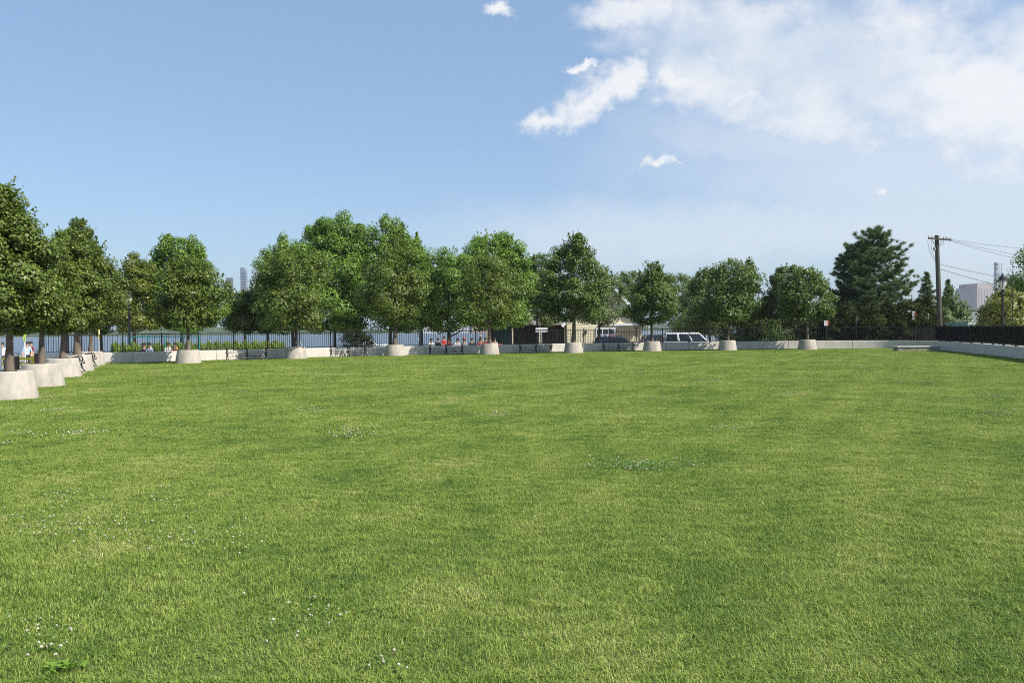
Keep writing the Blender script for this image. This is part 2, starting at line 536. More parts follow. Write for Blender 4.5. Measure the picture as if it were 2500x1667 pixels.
class MB:
    """collects shapes and links them as one mesh object"""

    def __init__(self):
        self.v, self.f = [], []

    def add(self, vs, fs):
        k = len(self.v)
        self.v += [tuple(p) for p in vs]
        self.f += [tuple(i + k for i in f) for f in fs]
        return self

    def box(self, x0, x1, y0, y1, z0, z1):
        return self.add([(x0, y0, z0), (x1, y0, z0), (x1, y1, z0), (x0, y1, z0), (x0, y0, z1), (x1, y0, z1), (x1, y1, z1), (x0, y1, z1)],
                        [(0, 3, 2, 1), (4, 5, 6, 7), (0, 1, 5, 4), (1, 2, 6, 5), (2, 3, 7, 6), (3, 0, 4, 7)])

    def bar(self, p, q, w, h=None):
        """square bar from p to q"""
        h = h or w
        p, q = Vector(p), Vector(q)
        d = (q - p).normalized()
        s = d.cross(Vector((0, 0, 1)))
        if s.length < 1e-4:
            s = Vector((1, 0, 0))
        s.normalize()
        t = s.cross(d).normalized()
        vs = []
        for c in (p, q):
            for a, b in ((-1, -1), (1, -1), (1, 1), (-1, 1)):
                vs.append(c + s * (a * w / 2) + t * (b * h / 2))
        return self.add(vs, [(0, 3, 2, 1), (4, 5, 6, 7), (0, 1, 5, 4), (1, 2, 6, 5), (2, 3, 7, 6), (3, 0, 4, 7)])

    def tube(self, pts, rad, n=8, cap=True):
        pts = [Vector(p) for p in pts]
        if not hasattr(rad, '__len__'):
            rad = [rad] * len(pts)
        vs = []
        for i, p in enumerate(pts):
            d = (pts[min(i + 1, len(pts) - 1)] - pts[max(i - 1, 0)]).normalized()
            s = d.cross(Vector((0.31, 0.95, 0.02)))
            if s.length < 0.05:
                s = d.cross(Vector((1, 0, 0)))
            s.normalize()
            t = s.cross(d).normalized()
            for k in range(n):
                a = 2 * math.pi * k / n
                vs.append(p + (s * math.cos(a) + t * math.sin(a)) * rad[i])
        fs = []
        for i in range(len(pts) - 1):
            for k in range(n):
                k2 = (k + 1) % n
                fs.append((i * n + k, i * n + k2, (i + 1) * n + k2, (i + 1) * n + k))
        if cap:
            fs.append(tuple(range(n - 1, -1, -1)))
            fs.append(tuple((len(pts) - 1) * n + k for k in range(n)))
        return self.add(vs, fs)

    def lathe(self, prof, n=24, c=(0, 0)):
        vs, fs = [], []
        for r, z in prof:
            for k in range(n):
                a = 2 * math.pi * k / n
                vs.append((c[0] + r * math.cos(a), c[1] + r * math.sin(a), z))
        for i in range(len(prof) - 1):
            for k in range(n):
                k2 = (k + 1) % n
                fs.append((i * n + k, i * n + k2, (i + 1) * n + k2, (i + 1) * n + k))
        return self.add(vs, fs)

    def prism(self, poly, axis_from, axis_to, plane='xz'):
        """polygon in a plane extruded along the third axis"""
        n = len(poly)
        vs = []
        for a in (axis_from, axis_to):
            for p, q in poly:
                vs.append((p, a, q) if plane == 'xz' else ((p, q, a) if plane == 'xy' else (a, p, q)))
        fs = [tuple(range(n)), tuple(range(2 * n - 1, n - 1, -1))]
        for i in range(n):
            j = (i + 1) % n
            fs.append((i, i + n, j + n, j))
        return self.add(vs, fs)

    def build(self, name, m, parent=None, smooth=False, mats=None, bevel=0.0):
        me = bpy.data.meshes.new(name)
        me.from_pydata(self.v, [], self.f)
        me.update()
        if bevel:
            import bmesh
            bm = bmesh.new()
            bm.from_mesh(me)
            bmesh.ops.recalc_face_normals(bm, faces=bm.faces)
            es = [e for e in bm.edges if len(e.link_faces) == 2 and e.calc_face_angle(0) > 0.6]
            bmesh.ops.bevel(bm, geom=es, offset=bevel, segments=1, affect='EDGES')
            bm.to_mesh(me)
            bm.free()
        else:
            import bmesh
            bm = bmesh.new()
            bm.from_mesh(me)
            bmesh.ops.recalc_face_normals(bm, faces=bm.faces)
            bm.to_mesh(me)
            bm.free()
        me.materials.append(m)
        if smooth:
            me.polygons.foreach_set('use_smooth', np.ones(len(me.polygons), bool))
            if hasattr(me, 'set_sharp_from_angle'):
                me.set_sharp_from_angle(angle=math.radians(45))
        return link(bpy.data.objects.new(name, me), parent)


def kids(o):
    return [c for c in COL.objects if c.parent is o]


def copy_tree(o, parent=None, loc=None, rz=None, label=None):
    c = o.copy()
    COL.objects.link(c)
    c.parent = parent
    if loc is not None:
        c.location = loc
    if rz is not None:
        c.rotation_euler = (0, 0, rz)
    if label:
        c['label'] = label
    for ch in list(o.children):
        copy_tree(ch, c)
    return c


# ------------------------------------------------------------------ ground, lawn, water
def px(u, d):
    d = d * K
    return Vector((X(u, d), d))


WALL_CTRL = [px(*q) for q in [(100, 41.6), (165, 41.8), (240, 42.2), (330, 43.0), (460, 44.6), (600, 46.4), (850, 49.8), (1100, 52.8), (1350, 55.2),
                              (1600, 57.0), (1800, 57.4), (2000, 57.0), (2150, 56.2), (2232, 54.9), (2272, 52.9), (2310, 50.0),
                              (2400, 43.5), (2500, 37.0), (2640, 30.0), (2900, 22.0)]]


def catmull(pts, per=24):
    out = []
    n = len(pts)
    for i in range(n - 1):
        p0, p1, p2, p3 = pts[max(i - 1, 0)], pts[i], pts[i + 1], pts[min(i + 2, n - 1)]
        for k in range(per):
            t = k / per
            out.append(0.5 * ((2 * p1) + (p2 - p0) * t + (2 * p0 - 5 * p1 + 4 * p2 - p3) * t * t + (3 * p1 - p0 - 3 * p2 + p3) * t ** 3))
    out.append(pts[-1])
    return out


PATH = catmull(WALL_CTRL)
CUM = [0.0]
for i in range(1, len(PATH)):
    CUM.append(CUM[-1] + (PATH[i] - PATH[i - 1]).length)
PLEN = CUM[-1]


def on_path(s):
    """point, tangent and inward (lawn side) normal at arc length s"""
    s = min(max(s, 0), PLEN)
    i = int(np.searchsorted(CUM, s))
    i = min(max(i, 1), len(PATH) - 1)
    t = (s - CUM[i - 1]) / max(CUM[i] - CUM[i - 1], 1e-6)
    p = PATH[i - 1].lerp(PATH[i], t)
    a, b = PATH[max(i - 3, 0)], PATH[min(i + 2, len(PATH) - 1)]
    tg = (b - a).normalized()
    return p, tg, Vector((tg.y, -tg.x))


def path_s_at_u(u):
    best = min(range(len(PATH)), key=lambda i: abs(1250 + F * PATH[i].x / PATH[i].y - u))
    return CUM[best]


OUT_Z = -0.60
WATER_Z = -2.6

# left edge of the lawn runs through the row of planters
LEFT_EDGE = [Vector((-7.0, -2.0)), Vector((-9.5, 8.0)), Vector((-13.2, 21.6)), Vector((-17.5, 32.2)), Vector((-22.3, 43.6))]
lawn_poly = [Vector((p.x, p.y)) for p in PATH[::6]] + [Vector((17.0, 10.0)), Vector((16.0, -3.0))] + LEFT_EDGE
LP = np.array([(p.x, p.y) for p in lawn_poly])


def in_poly(px_, py_, poly):
    x, y = np.asarray(px_), np.asarray(py_)
    c = np.zeros(x.shape, bool)
    n = len(poly)
    j = n - 1
    for i in range(n):
        xi, yi = poly[i]
        xj, yj = poly[j]
        cond = ((yi > y) != (yj > y)) & (x < (xj - xi) * (y - yi) / (yj - yi + 1e-12) + xi)
        c ^= cond
        j = i
    return c


mb = MB()
mb.prism([(p.x, p.y) for p in lawn_poly], -0.9, 0.0, 'xy')
lawn = mb.build('lawn', M_LAWN)
tag(lawn, 'wide mown green lawn filling the foreground', kind='structure')


def land_z(x, y):
    """paving level outside the lawn: level with it on the left, lower beyond the wall"""
    t = np.clip((y - 40) / 8.0, 0, 1)
    left = np.where(x < -8, 1.0, 0.0)
    z = np.where(left > 0, -0.03 + (OUT_Z + 0.03) * (t * t * (3 - 2 * t)), OUT_Z)
    z = np.where((y < 2) & (x > -8) & (x < 18), OUT_Z, z)
    return z


# the land: a sheet to the river bank on the left and to the horizon on the right
xs = np.array([-400, -200, -120, -80, -60, -50, -40, -34, -28, -24, -20, -16, -12, -8.01, -8, -4, 0, 6, 14, 20, 40, 70, 120, 250, 600, 1500, 2600.])
ys = np.array([-400, -60, -20, -6, 2, 8, 16, 24, 30, 36, 40, 41, 42, 43, 44, 45, 46, 47, 48, 52, 60, 70, 78.])
gx, gy = np.meshgrid(xs, ys)
gz = land_z(gx, gy)
vv = np.stack([gx.ravel(), gy.ravel(), gz.ravel()], 1)
nx, ny = len(xs), len(ys)
ii = (np.arange(ny - 1)[:, None] * nx + np.arange(nx - 1)[None]).ravel()
np_obj('ground', vv, [np.stack([ii, ii + 1, ii + nx + 1, ii + nx], 1)], M_PAVE)
bpy.data.objects['ground']['kind'] = 'structure'
# land that goes on to the right of the river
mb = MB()
mb.prism([(3, 77.9), (2600, 77.9), (2600, 2600), (800, 2600), (330, 900), (90, 240), (14, 110)], OUT_Z - 3, OUT_Z - 0.004, 'xy')
tag(mb.build('terrain', M_PAVE), kind='structure')
# stone river bank
mb = MB()
mb.prism([(-400, 77.9), (5, 77.9), (5, 78.9), (-400, 78.9)], WATER_Z - 1, OUT_Z + 0.25, 'xy')
tag(mb.build('river_bank', M_PAVE), kind='structure')
# promenade terrace where people sit
TERR_Z = -0.36
mb = MB()
mb.prism([(-34, 49.5), (-16, 54.5), (-2, 60.5), (3.5, 62.0), (3.5, 74.2), (-34, 74.2)], OUT_Z - 0.3, TERR_Z, 'xy')
tag(mb.build('pavement', M_PAVE), kind='structure')
# road beyond the wall where the cars stand
mb = MB()
mb.box(8, 70, 64.5, 77.0, OUT_Z - 0.2, OUT_Z + 0.004)
tag(mb.build('road', M_ASPH), kind='structure')


def water_mat():
    m = bpy.data.materials.new('river_water')
    N, L = nodes_of(m)
    b = N['Principled BSDF']
    b.inputs['Base Color'].default_value = (0.10, 0.135, 0.17, 1)
    b.inputs['Roughness'].default_value = 0.28
    b.inputs['Specular IOR Level'].default_value = 0.35
    g = N.new('ShaderNodeNewGeometry')
    mp = N.new('ShaderNodeMapping')
    mp.inputs['Scale'].default_value = (0.35, 0.9, 1)
    L.new(g.outputs['Position'], mp.inputs[0])
    n = N.new('ShaderNodeTexNoise')
    n.inputs['Scale'].default_value = 1.0
    n.inputs['Detail'].default_value = 5
    L.new(mp.outputs[0], n.inputs['Vector'])
    bp = N.new('ShaderNodeBump')
    bp.inputs['Strength'].default_value = 0.9
    bp.inputs['Distance'].default_value = 0.5
    L.new(n.outputs['Fac'], bp.inputs['Height'])
    L.new(bp.outputs[0], b.inputs['Normal'])
    n2 = N.new('ShaderNodeTexNoise')
    n2.inputs['Scale'].default_value = 0.02
    L.new(g.outputs['Position'], n2.inputs['Vector'])
    r = N.new('ShaderNodeValToRGB')
    r.color_ramp.elements[0].color = (0.075, 0.095, 0.115, 1)
    r.color_ramp.elements[1].color = (0.11, 0.13, 0.15, 1)
    L.new(n2.outputs['Fac'], r.inputs[0])
    L.new(r.outputs[0], b.inputs['Base Color'])
    return m


mb = MB()
mb.add([(-2600, 70, WATER_Z), (2600, 70, WATER_Z), (2600, 2600, WATER_Z), (-2600, 2600, WATER_Z)], [(0, 1, 2, 3)])
tag(mb.build('water', water_mat()), kind='structure')

# ------------------------------------------------------------------ concrete wall with panels, iron fence
WALL_H, FENCE_TOP, WALL_T = 0.60, 1.635, 0.30
wall = empty('concrete_wall', (PATH[0].x, PATH[0].y, 0), 0, 'low pale concrete wall curving round the far edge of the lawn', 'wall')
wall_o = Vector((PATH[0].x, PATH[0].y, 0))


def wall_panel(s0, s1, k):
    g = 0.014
    n = max(2, int((s1 - s0) / 0.5) + 1)
    vs = []
    for i in range(n):
        s = s0 + g + (s1 - s0 - 2 * g) * i / (n - 1)
        p, t, nn = on_path(s)
        for off, z in ((WALL_T / 2, -0.3), (WALL_T / 2, WALL_H - 0.02), (WALL_T / 2 - 0.02, WALL_H), (-WALL_T / 2 + 0.02, WALL_H), (-WALL_T / 2, WALL_H - 0.02), (-WALL_T / 2, OUT_Z - 0.3)):
            q = p + nn * off
            vs.append((q.x - wall_o.x, q.y - wall_o.y, z))
    fs = []
    for i in range(n - 1):
        for a in range(6):
            b = (a + 1) % 6
            fs.append((i * 6 + a, i * 6 + b, (i + 1) * 6 + b, (i + 1) * 6 + a))
    fs.append(tuple(range(6)))
    fs.append(tuple((n - 1) * 6 + a for a in range(5, -1, -1)))
    m = MB()
    m.add(vs, fs)
    m.build('wall_panel', M_WALL, wall)


npan = int(PLEN / 4.6)
for k in range(npan):
    wall_panel(PLEN * k / npan, PLEN * (k + 1) / npan, k)

fence = empty('iron_fence', (PATH[0].x, PATH[0].y, WALL_H), 0, 'black iron picket fence standing on the low concrete wall', 'fence')
FO = Vector((PATH[0].x, PATH[0].y, WALL_H))
FH = FENCE_TOP - WALL_H
bay = 2.05
nb = int(PLEN / bay)
bay = PLEN / nb
pm = MB()
pm.box(-0.012, 0.012, -0.012, 0.012, 0.05, FH - 0.02)
picket0 = pm.build('picket', M_IRON, fence)
picket_me = picket0.data
po = MB()
po.box(-0.035, 0.035, -0.035, 0.035, 0.0, FH + 0.02)
po.box(-0.045, 0.045, -0.045, 0.045, FH + 0.02, FH + 0.05)
po.box(-0.06, 0.06, -0.06, 0.06, 0.0, 0.015)
post0 = po.build('post', M_IRON, fence)
first_picket = first_post = True
cand = []
for b in range(nb):
    s0, s1 = b * bay, (b + 1) * bay
    for top in (0, 1):
        m = MB()
        ps = []
        for i in range(4):
            p, t, nn = on_path(s0 + (s1 - s0) * i / 3)
            ps.append((p.x - FO.x, p.y - FO.y, (FH - 0.02) if top else 0.06))
        for i in range(3):
            m.bar(ps[i], ps[i + 1], 0.04, 0.045)
        m.build('rail', M_IRON, fence)
    p, t, nn = on_path(s0)
    o = post0 if first_post else link(post0.copy(), fence)
    first_post = False
    o.location = (p.x - FO.x, p.y - FO.y, 0)
    o.rotation_euler = (0, 0, math.atan2(t.y, t.x))
    npk = int(bay / 0.128)
    for i in range(1, npk):
        p, t, nn = on_path(s0 + bay * i / npk)
        uu = 1250 + F * p.x / p.y
        cand.append((p.y if -40 < uu < 2540 else 999 + p.y, p.x - FO.x, p.y - FO.y, math.atan2(t.y, t.x)))
cand.sort(key=lambda c: c[0])
for c in cand[:300]:
    o = picket0 if first_picket else link(picket0.copy(), fence)
    first_picket = False
    o.location = (c[1], c[2], 0)
    o.rotation_euler = (0, 0, c[3])
m = MB()
for c in cand[300:]:
    ca, sa = math.cos(c[3]), math.sin(c[3])
    h = 0.012
    vs = [(c[1] + x * ca - y * sa, c[2] + x * sa + y * ca, z) for z in (0.05, FH - 0.02) for x, y in ((-h, -h), (h, -h), (h, h), (-h, h))]
    m.add(vs, [(0, 3, 2, 1), (4, 5, 6, 7), (0, 1, 5, 4), (1, 2, 6, 5), (2, 3, 7, 6), (3, 0, 4, 7)])
rest = m.build('pickets', M_IRON, fence)
rest['kind'] = 'stuff'

m = MB()
sa_, sb_ = path_s_at_u(2284), PLEN - 0.1
ps = []
nn_ = 60
for i in range(nn_):
    p, t, n = on_path(sa_ + (sb_ - sa_) * i / (nn_ - 1))
    ps.append(p - n * 0.035)
vs = [(p.x - FO.x, p.y - FO.y, z) for p in ps for z in (0.09, FH - 0.05)]
m.add(vs, [(2 * i, 2 * i + 2, 2 * i + 3, 2 * i + 1) for i in range(nn_ - 1)])
m.build('fabric_screen', mat('black_fabric', (0.010, 0.011, 0.011), 0.95, 0.25, 4), fence)

# ------------------------------------------------------------------ planters
PLANTERS = [  # u, depth of the centre (before scaling)
    (21, 19.7), (100, 24.3), (152, 29.3), (188, 33.8), (221, 39.6), (459, 41.2), (722, 46.3), (964, 49.9), (1195, 51.0),
    (1400, 52.2), (1592, 54.4), (1776, 55.0), (1971, 54.9)]
PL_LABEL = [
    'big round concrete planter cut off by the left edge of the picture',
    'round concrete planter second from the left edge, beside the cut-off one',
    'round concrete planter third from the left edge with a bench end past it',
    'round concrete planter fourth from the left edge, between two bench ends',
    'round concrete planter fifth from the left edge, where the wall begins',
    'round concrete planter standing alone left of the first long bench',
    'round concrete planter with a small pale notice stuck in its soil',
    'round concrete planter right of the second long bench',
    'round concrete planter in front of the seated people, right of the third bench',
    'round concrete planter between the fourth and fifth long benches',
    'round concrete planter with a leaning wooden stake, right of the fifth bench',
    'round concrete planter in front of the white car bonnet, its tree leaning',
    'round concrete planter furthest to the right, in front of the dark shrubs']
PH, PR0, PR1 = 0.735, 0.68, 0.545
pts3 = []
pl0 = None
for i, ((u, d), lab) in enumerate(zip(PLANTERS, PL_LABEL)):
    d *= K
    x = X(u, d)
    pts3.append((x, d))
    rz = i * 1.3
    if pl0 is None:
        pl0 = empty('planter', (x, d, 0), rz, lab, 'planter', 'round concrete planters round the lawn')
        m = MB()
        m.lathe([(PR0 + 0.0, -0.12), (PR0, 0.0), (PR0 - 0.005, 0.05), (PR1 + 0.02, PH - 0.05), (PR1 + 0.012, PH - 0.012), (PR1 - 0.004, PH), (PR1 - 0.085, PH), (PR1 - 0.10, PH - 0.015), (PR1 - 0.10, PH - 0.2)], 40)
        m.build('bowl', M_PLANTER, pl0, smooth=True)
        m = MB()
        rr = random.Random(4)
        m.lathe([(PR1 - 0.09, PH - 0.09), (0.34, PH - 0.06), (0.2, PH - 0.035), (0.09, PH - 0.02), (0.0001, PH - 0.015)], 24)
        m.v = [(a, b, c + rr.uniform(-0.012, 0.012)) for a, b, c in m.v]
        m.build('soil', M_SOIL, pl0, smooth=True)
    else:
        copy_tree(pl0, None, (x, d, 0), rz, lab)

# ------------------------------------------------------------------ trees
PROF = {
    'pear': ([0, .08, .22, .42, .62, .8, .92, 1], [.30, .68, .95, 1, .82, .52, .27, .06]),
    'maple': ([0, .06, .2, .42, .65, .82, .93, 1], [.42, .80, .97, 1, .90, .70, .46, .14]),
    'round': ([0, .06, .22, .5, .7, .85, .95, 1], [.48, .84, .98, 1, .90, .70, .44, .16]),
    'cone': ([0, .06, .15, .4, .7, 1], [.55, .9, 1, .84, .50, .06]),
    'bush': ([0, .1, .4, .7, .9, 1], [.85, 1, .98, .8, .5, .2]),
}


def leaf_cloud(rng, cen, nor, size, wid=0.62):
    """diamond leaf blades, slightly folded, at the given centres"""
    n = len(cen)
    nor = nor / (np.linalg.norm(nor, axis=1, keepdims=True) + 1e-9)
    rnd = rng.normal(size=(n, 3))
    rnd[:, 2] -= 0.5
    a = rnd - nor * np.sum(rnd * nor, 1, keepdims=True)
    a /= np.linalg.norm(a, axis=1, keepdims=True) + 1e-9
    b = np.cross(nor, a)
    s = size * rng.uniform(0.7, 1.25, (n, 1))
    fold = nor * s * 0.12
    v = np.stack([cen - a * s * 0.5, cen + b * s * wid * 0.5 + fold - a * s * 0.06, cen + a * s * 0.5, cen - b * s * wid * 0.5 + fold - a * s * 0.06], 1).reshape(-1, 3)
    q = np.arange(n * 4).reshape(n, 4)
    return v, q


def crown_points(rng, z0, z1, R, prof, nclump, nleaf, shoots=6, flat=0.8, lump=0.15, lean=(0, 0), ry=1.0, sprigs=60):
    """leaf centres and outward normals of a crown made of leaf clumps; also the clump centres"""
    tp, pp = PROF[prof]
    ks = rng.integers(1, 5, 5)
    ph = rng.uniform(0, 6.28, 5)
    qs = rng.uniform(-5, 5, 5)
    am = rng.uniform(0.4, 1, 5) * lump

    def lumps(th, t):
        return 1 + sum(a * np.cos(k * th + p + q * t) for a, k, p, q in zip(am, ks, ph, qs)) * 0.6

    H = z1 - z0
    cs = []
    tries = rng.uniform(0, 1, (nclump * 14, 4))
    w = np.interp(tries[:, 0], tp, pp)
    tries = tries[rng.uniform(0, 1, len(tries)) < 0.25 + 0.75 * w]
    th = tries[:, 1] * 2 * np.pi
    inner = tries[:, 3] < 0.30
    fr = np.where(inner, 0.15 + 0.6 * np.sqrt(tries[:, 2]), 0.68 + 0.36 * tries[:, 2] ** 1.4)
    rad = R * np.interp(tries[:, 0], tp, pp) * lumps(th, tries[:, 0]) * fr
    c = np.stack([rad * np.cos(th), rad * np.sin(th) * ry, z0 + H * tries[:, 0]], 1)
    # spread the clumps apart
    keep = []
    mind = (R * R * H / nclump) ** (1 / 3) * 0.72
    for i in range(len(c)):
        if len(keep) >= nclump:
            break
        if keep:
            kk = np.array(keep)
            if np.min(np.linalg.norm(c[kk] - c[i], axis=1)) < mind * rng.uniform(0.55, 1.1):
                continue
        keep.append(i)
    c = c[keep]
    n = len(c)
    rc = R * rng.uniform(0.16, 0.36, n) * (2.0 / max(R, 2.0)) ** 0.4
    rc *= np.clip(0.55 + np.interp((c[:, 2] - z0) / H, tp, pp) * 0.6, 0.4, 1.1)
    share = rc ** 2 / np.sum(rc ** 2)
    cnt = np.maximum(8, (share * nleaf * 0.86).astype(int))
    idx = np.repeat(np.arange(n), cnt)
    d = rng.normal(size=(len(idx), 3))
    d /= np.linalg.norm(d, axis=1, keepdims=True)
    d[:, 2] = d[:, 2] + 0.18
    r = np.where(rng.uniform(0, 1, len(idx)) < 0.62, rng.uniform(0.72, 1.08, len(idx)), rng.uniform(0.1, 1, len(idx)) ** 0.5)
    pts = c[idx] + d * (r * rc[idx])[:, None] * np.array([1, 1, flat])
    axis = np.stack([np.zeros(len(idx)), np.zeros(len(idx)), np.full(len(idx), z0 + H * 0.35)], 1)
    out = pts - axis
    out /= np.linalg.norm(out, axis=1, keepdims=True) + 1e-9
    nor = d * 0.9 + out * 0.5 + np.array([0, 0, 0.55]) + rng.normal(size=pts.shape) * 0.45
    P_, N_ = [pts], [nor]
    # loose leaves between the clumps and at the top of the leader
    m = int(nleaf * 0.18)
    tt = rng.uniform(0, 1, m * 2)
    tt = tt[rng.uniform(0, 1, m * 2) < 0.12 + 0.88 * np.interp(tt, tp, pp) ** 1.5][:m]
    th = rng.uniform(0, 6.28, len(tt))
    rr = R * np.interp(tt, tp, pp) * lumps(th, tt) * rng.uniform(0.15, 1.0, len(tt)) ** 0.45 * 0.97
    q = np.stack([rr * np.cos(th), rr * np.sin(th) * ry, z0 + H * tt], 1)
    P_.append(q)
    N_.append(rng.normal(size=q.shape) * 0.6 + np.array([0, 0, 0.6]) + (q - np.array([0, 0, z0 + H * 0.35])) / R * 0.6)
    # rounded leafy tufts standing out of the outline, mostly near the top
    for k in range(shoots):
        th = rng.uniform(0, 6.28)
        t = rng.uniform(0.45, 0.95)
        rr = R * np.interp(t, tp, pp) * lumps(th, t) * 0.84
        w = R * rng.uniform(0.11, 0.20)
        b = np.array([rr * math.cos(th), rr * math.sin(th) * ry, z0 + H * t + w * rng.uniform(0.2, 0.7)])
        m = int(nleaf * 0.011) + 6
        dd = rng.normal(size=(m, 3))
        dd /= np.linalg.norm(dd, axis=1, keepdims=True)
        q = b + dd * (w * rng.uniform(0.3, 1, (m, 1)) ** 0.6) * np.array([0.9, 0.9, rng.uniform(1.0, 1.7)])
        P_.append(q)
        N_.append(dd + rng.normal(size=(m, 3)) * 0.5 + np.array([0, 0, 0.5]))
    # upright leading shoots: broad at the foot, narrowing to a leafy tip
    for k in range(max(2, shoots // 3)):
        th = rng.uniform(0, 6.28)
        t = rng.uniform(0.60, 0.90)
        rr = R * np.interp(t, tp, pp) * lumps(th, t) * rng.uniform(0.45, 0.85)
        b = np.array([rr * math.cos(th), rr * math.sin(th) * ry, z0 + H * t])
        L = H * rng.uniform(0.10, 0.19)
        m = int(nleaf * 0.013) + 10
        sv = rng.uniform(-0.7, 1, m)
        w = R * rng.uniform(0.18, 0.26) * (1.08 - np.clip(sv, -0.2, 1)) * 0.62
        q = b + np.stack([rng.normal(size=m) * w * 0.62, rng.normal(size=m) * w * 0.62, sv * L], 1)
        P_.append(q)
        N_.append((q - b) * np.array([1, 1, 0]) / R * 3 + rng.normal(size=(m, 3)) * 0.7 + np.array([0, 0, 0.5]))
    # fine twig ends that stick out all over the upper outline
    for k in range(sprigs):
        th = rng.uniform(0, 6.28)
        t = rng.uniform(0.15, 0.99) ** 0.7
        rr = R * np.interp(t, tp, pp) * lumps(th, t) * rng.uniform(0.86, 1.0)
        b = np.array([rr * math.cos(th), rr * math.sin(th) * ry, z0 + H * t])
        L = rng.uniform(0.12, 0.30) * (R ** 0.5)
        m = int(rng.integers(7, 14))
        sd = np.linspace(0, 1, m)[:, None]
        dv = np.array([math.cos(th) * 0.6, math.sin(th) * 0.6, 0.25 + 0.9 * t])
        q = b + dv * sd * L + rng.normal(size=(m, 3)) * 0.045 * (1.15 - sd)
        P_.append(q)
        N_.append(rng.normal(size=(m, 3)) * 0.8 + np.array([0, 0, 0.5]))
    pts = np.concatenate(P_)
    nor = np.concatenate(N_)
    hh = (pts[:, 2:3] - z0) / H
    pts = pts + np.array([[lean[0], lean[1], 0]]) * hh
    return pts, nor, c


def branch_mesh(rng, top, forks, r0, z_fork, bend=0.1, butt=1.35, n=9):
    """tapered trunk with a flared foot and limbs that reach into the crown"""
    m = MB()
    tx, ty = rng.normal(size=2) * bend
    pts, rad = [], []
    N = 9
    for i in range(N):
        t = i / (N - 1)
        z = top[2] * t
        pts.append((top[0] * t + tx * math.sin(t * 3.1) * 0.5, top[1] * t + ty * math.sin(t * 3.1) * 0.5, z))
        rad.append(max(0.015, r0 * (1 - 0.86 * t ** 0.9) * (1 + (butt - 1) * math.exp(-t * 22))))
    m.tube(pts, rad, n)

    def at(z):
        return Vector([np.interp(z, [p[2] for p in pts], [p[k] for p in pts]) for k in range(3)])
    for f in forks:
        f = Vector(f)
        zb = max(z_fork, min(f.z - 0.35 - rng.uniform(0.2, 0.5) * math.hypot(f.x, f.y), top[2] * 0.85))
        zb = min(zb + rng.uniform(0, 0.3), top[2] * 0.9)
        b = at(zb)
        tr = np.interp(zb, [p[2] for p in pts], rad)
        mid = b.lerp(f, 0.5) + Vector((0, 0, -0.06 * (f - b).length)) + Vector(rng.normal(size=3) * 0.06)
        rr = max(0.014, tr * rng.uniform(0.42, 0.62))
        q1, q2 = b.lerp(mid, 0.5) + Vector((0, 0, -0.02)), mid.lerp(f, 0.5)
        m.tube([b, q1, mid, q2, f], [rr, rr * 0.85, rr * 0.65, rr * 0.45, 0.008], 6)
    return m


TREES = []


def tree(name, label, x, y, zb, z0, z1, R, prof, lmat, seed, nclump=60, nleaf=12000, leaf=0.10, r0=0.10, bark=None, shoots=6, lean=(0, 0),
         limbs=16, fork=None, group=None, ry=1.0, flat=0.74, lump=0.30, base_in=0.0, wid=0.62, lean0=(0, 0)):
    rng = np.random.default_rng(seed)
    t = empty(name, (x, y, zb), 0, label, 'tree' if 'shrub' not in name and 'bush' not in name and 'hedge' not in name else 'shrub', group)
    H = z1 - zb
    h0 = z0 - zb
    pts, nor, c = crown_points(rng, h0, H, R, prof, nclump, int(nleaf * 1.08), shoots, flat, lump, lean, ry)
    order = np.argsort(c[:, 2])
    pick = order[np.linspace(0, len(order) - 1, min(limbs, len(order))).astype(int)]
    fk = fork if fork is not None else h0 * 0.92
    ends = [(c[i][0] * 0.9 + lean[0] * (c[i][2] - h0) / (H - h0), c[i][1] * 0.9 + lean[1] * (c[i][2] - h0) / (H - h0), c[i][2]) for i in pick]
    bm = branch_mesh(rng, (lean[0] * 0.8, lean[1] * 0.8, h0 + (H - h0) * 0.86), ends, r0, fk)
    bm.v = [(a, b, cz - (base_in if cz < 0.02 else 0)) for a, b, cz in bm.v]
    bm.build('trunk', bark or M_BARK, t, smooth=True)
    v, q = leaf_cloud(rng, pts, nor, leaf * 1.38, wid)
    tint = np.repeat(np.clip(rng.normal(0.5, 0.2, len(pts)), 0, 1), 4)
    np_obj('crown', v, [q], lmat, t, tint)
    return t


def tree_px(name, label, u, d, vt, vb, hw, zb, prof, lmat, seed, **kw):
    """size and place of a tree read from the photograph, turned into metres at its depth"""
    return tree(name, label, X(u, d), d, zb, P(u, vb, d).z, P(u, vt, d).z, hw / F * d, prof, lmat, seed, **kw)


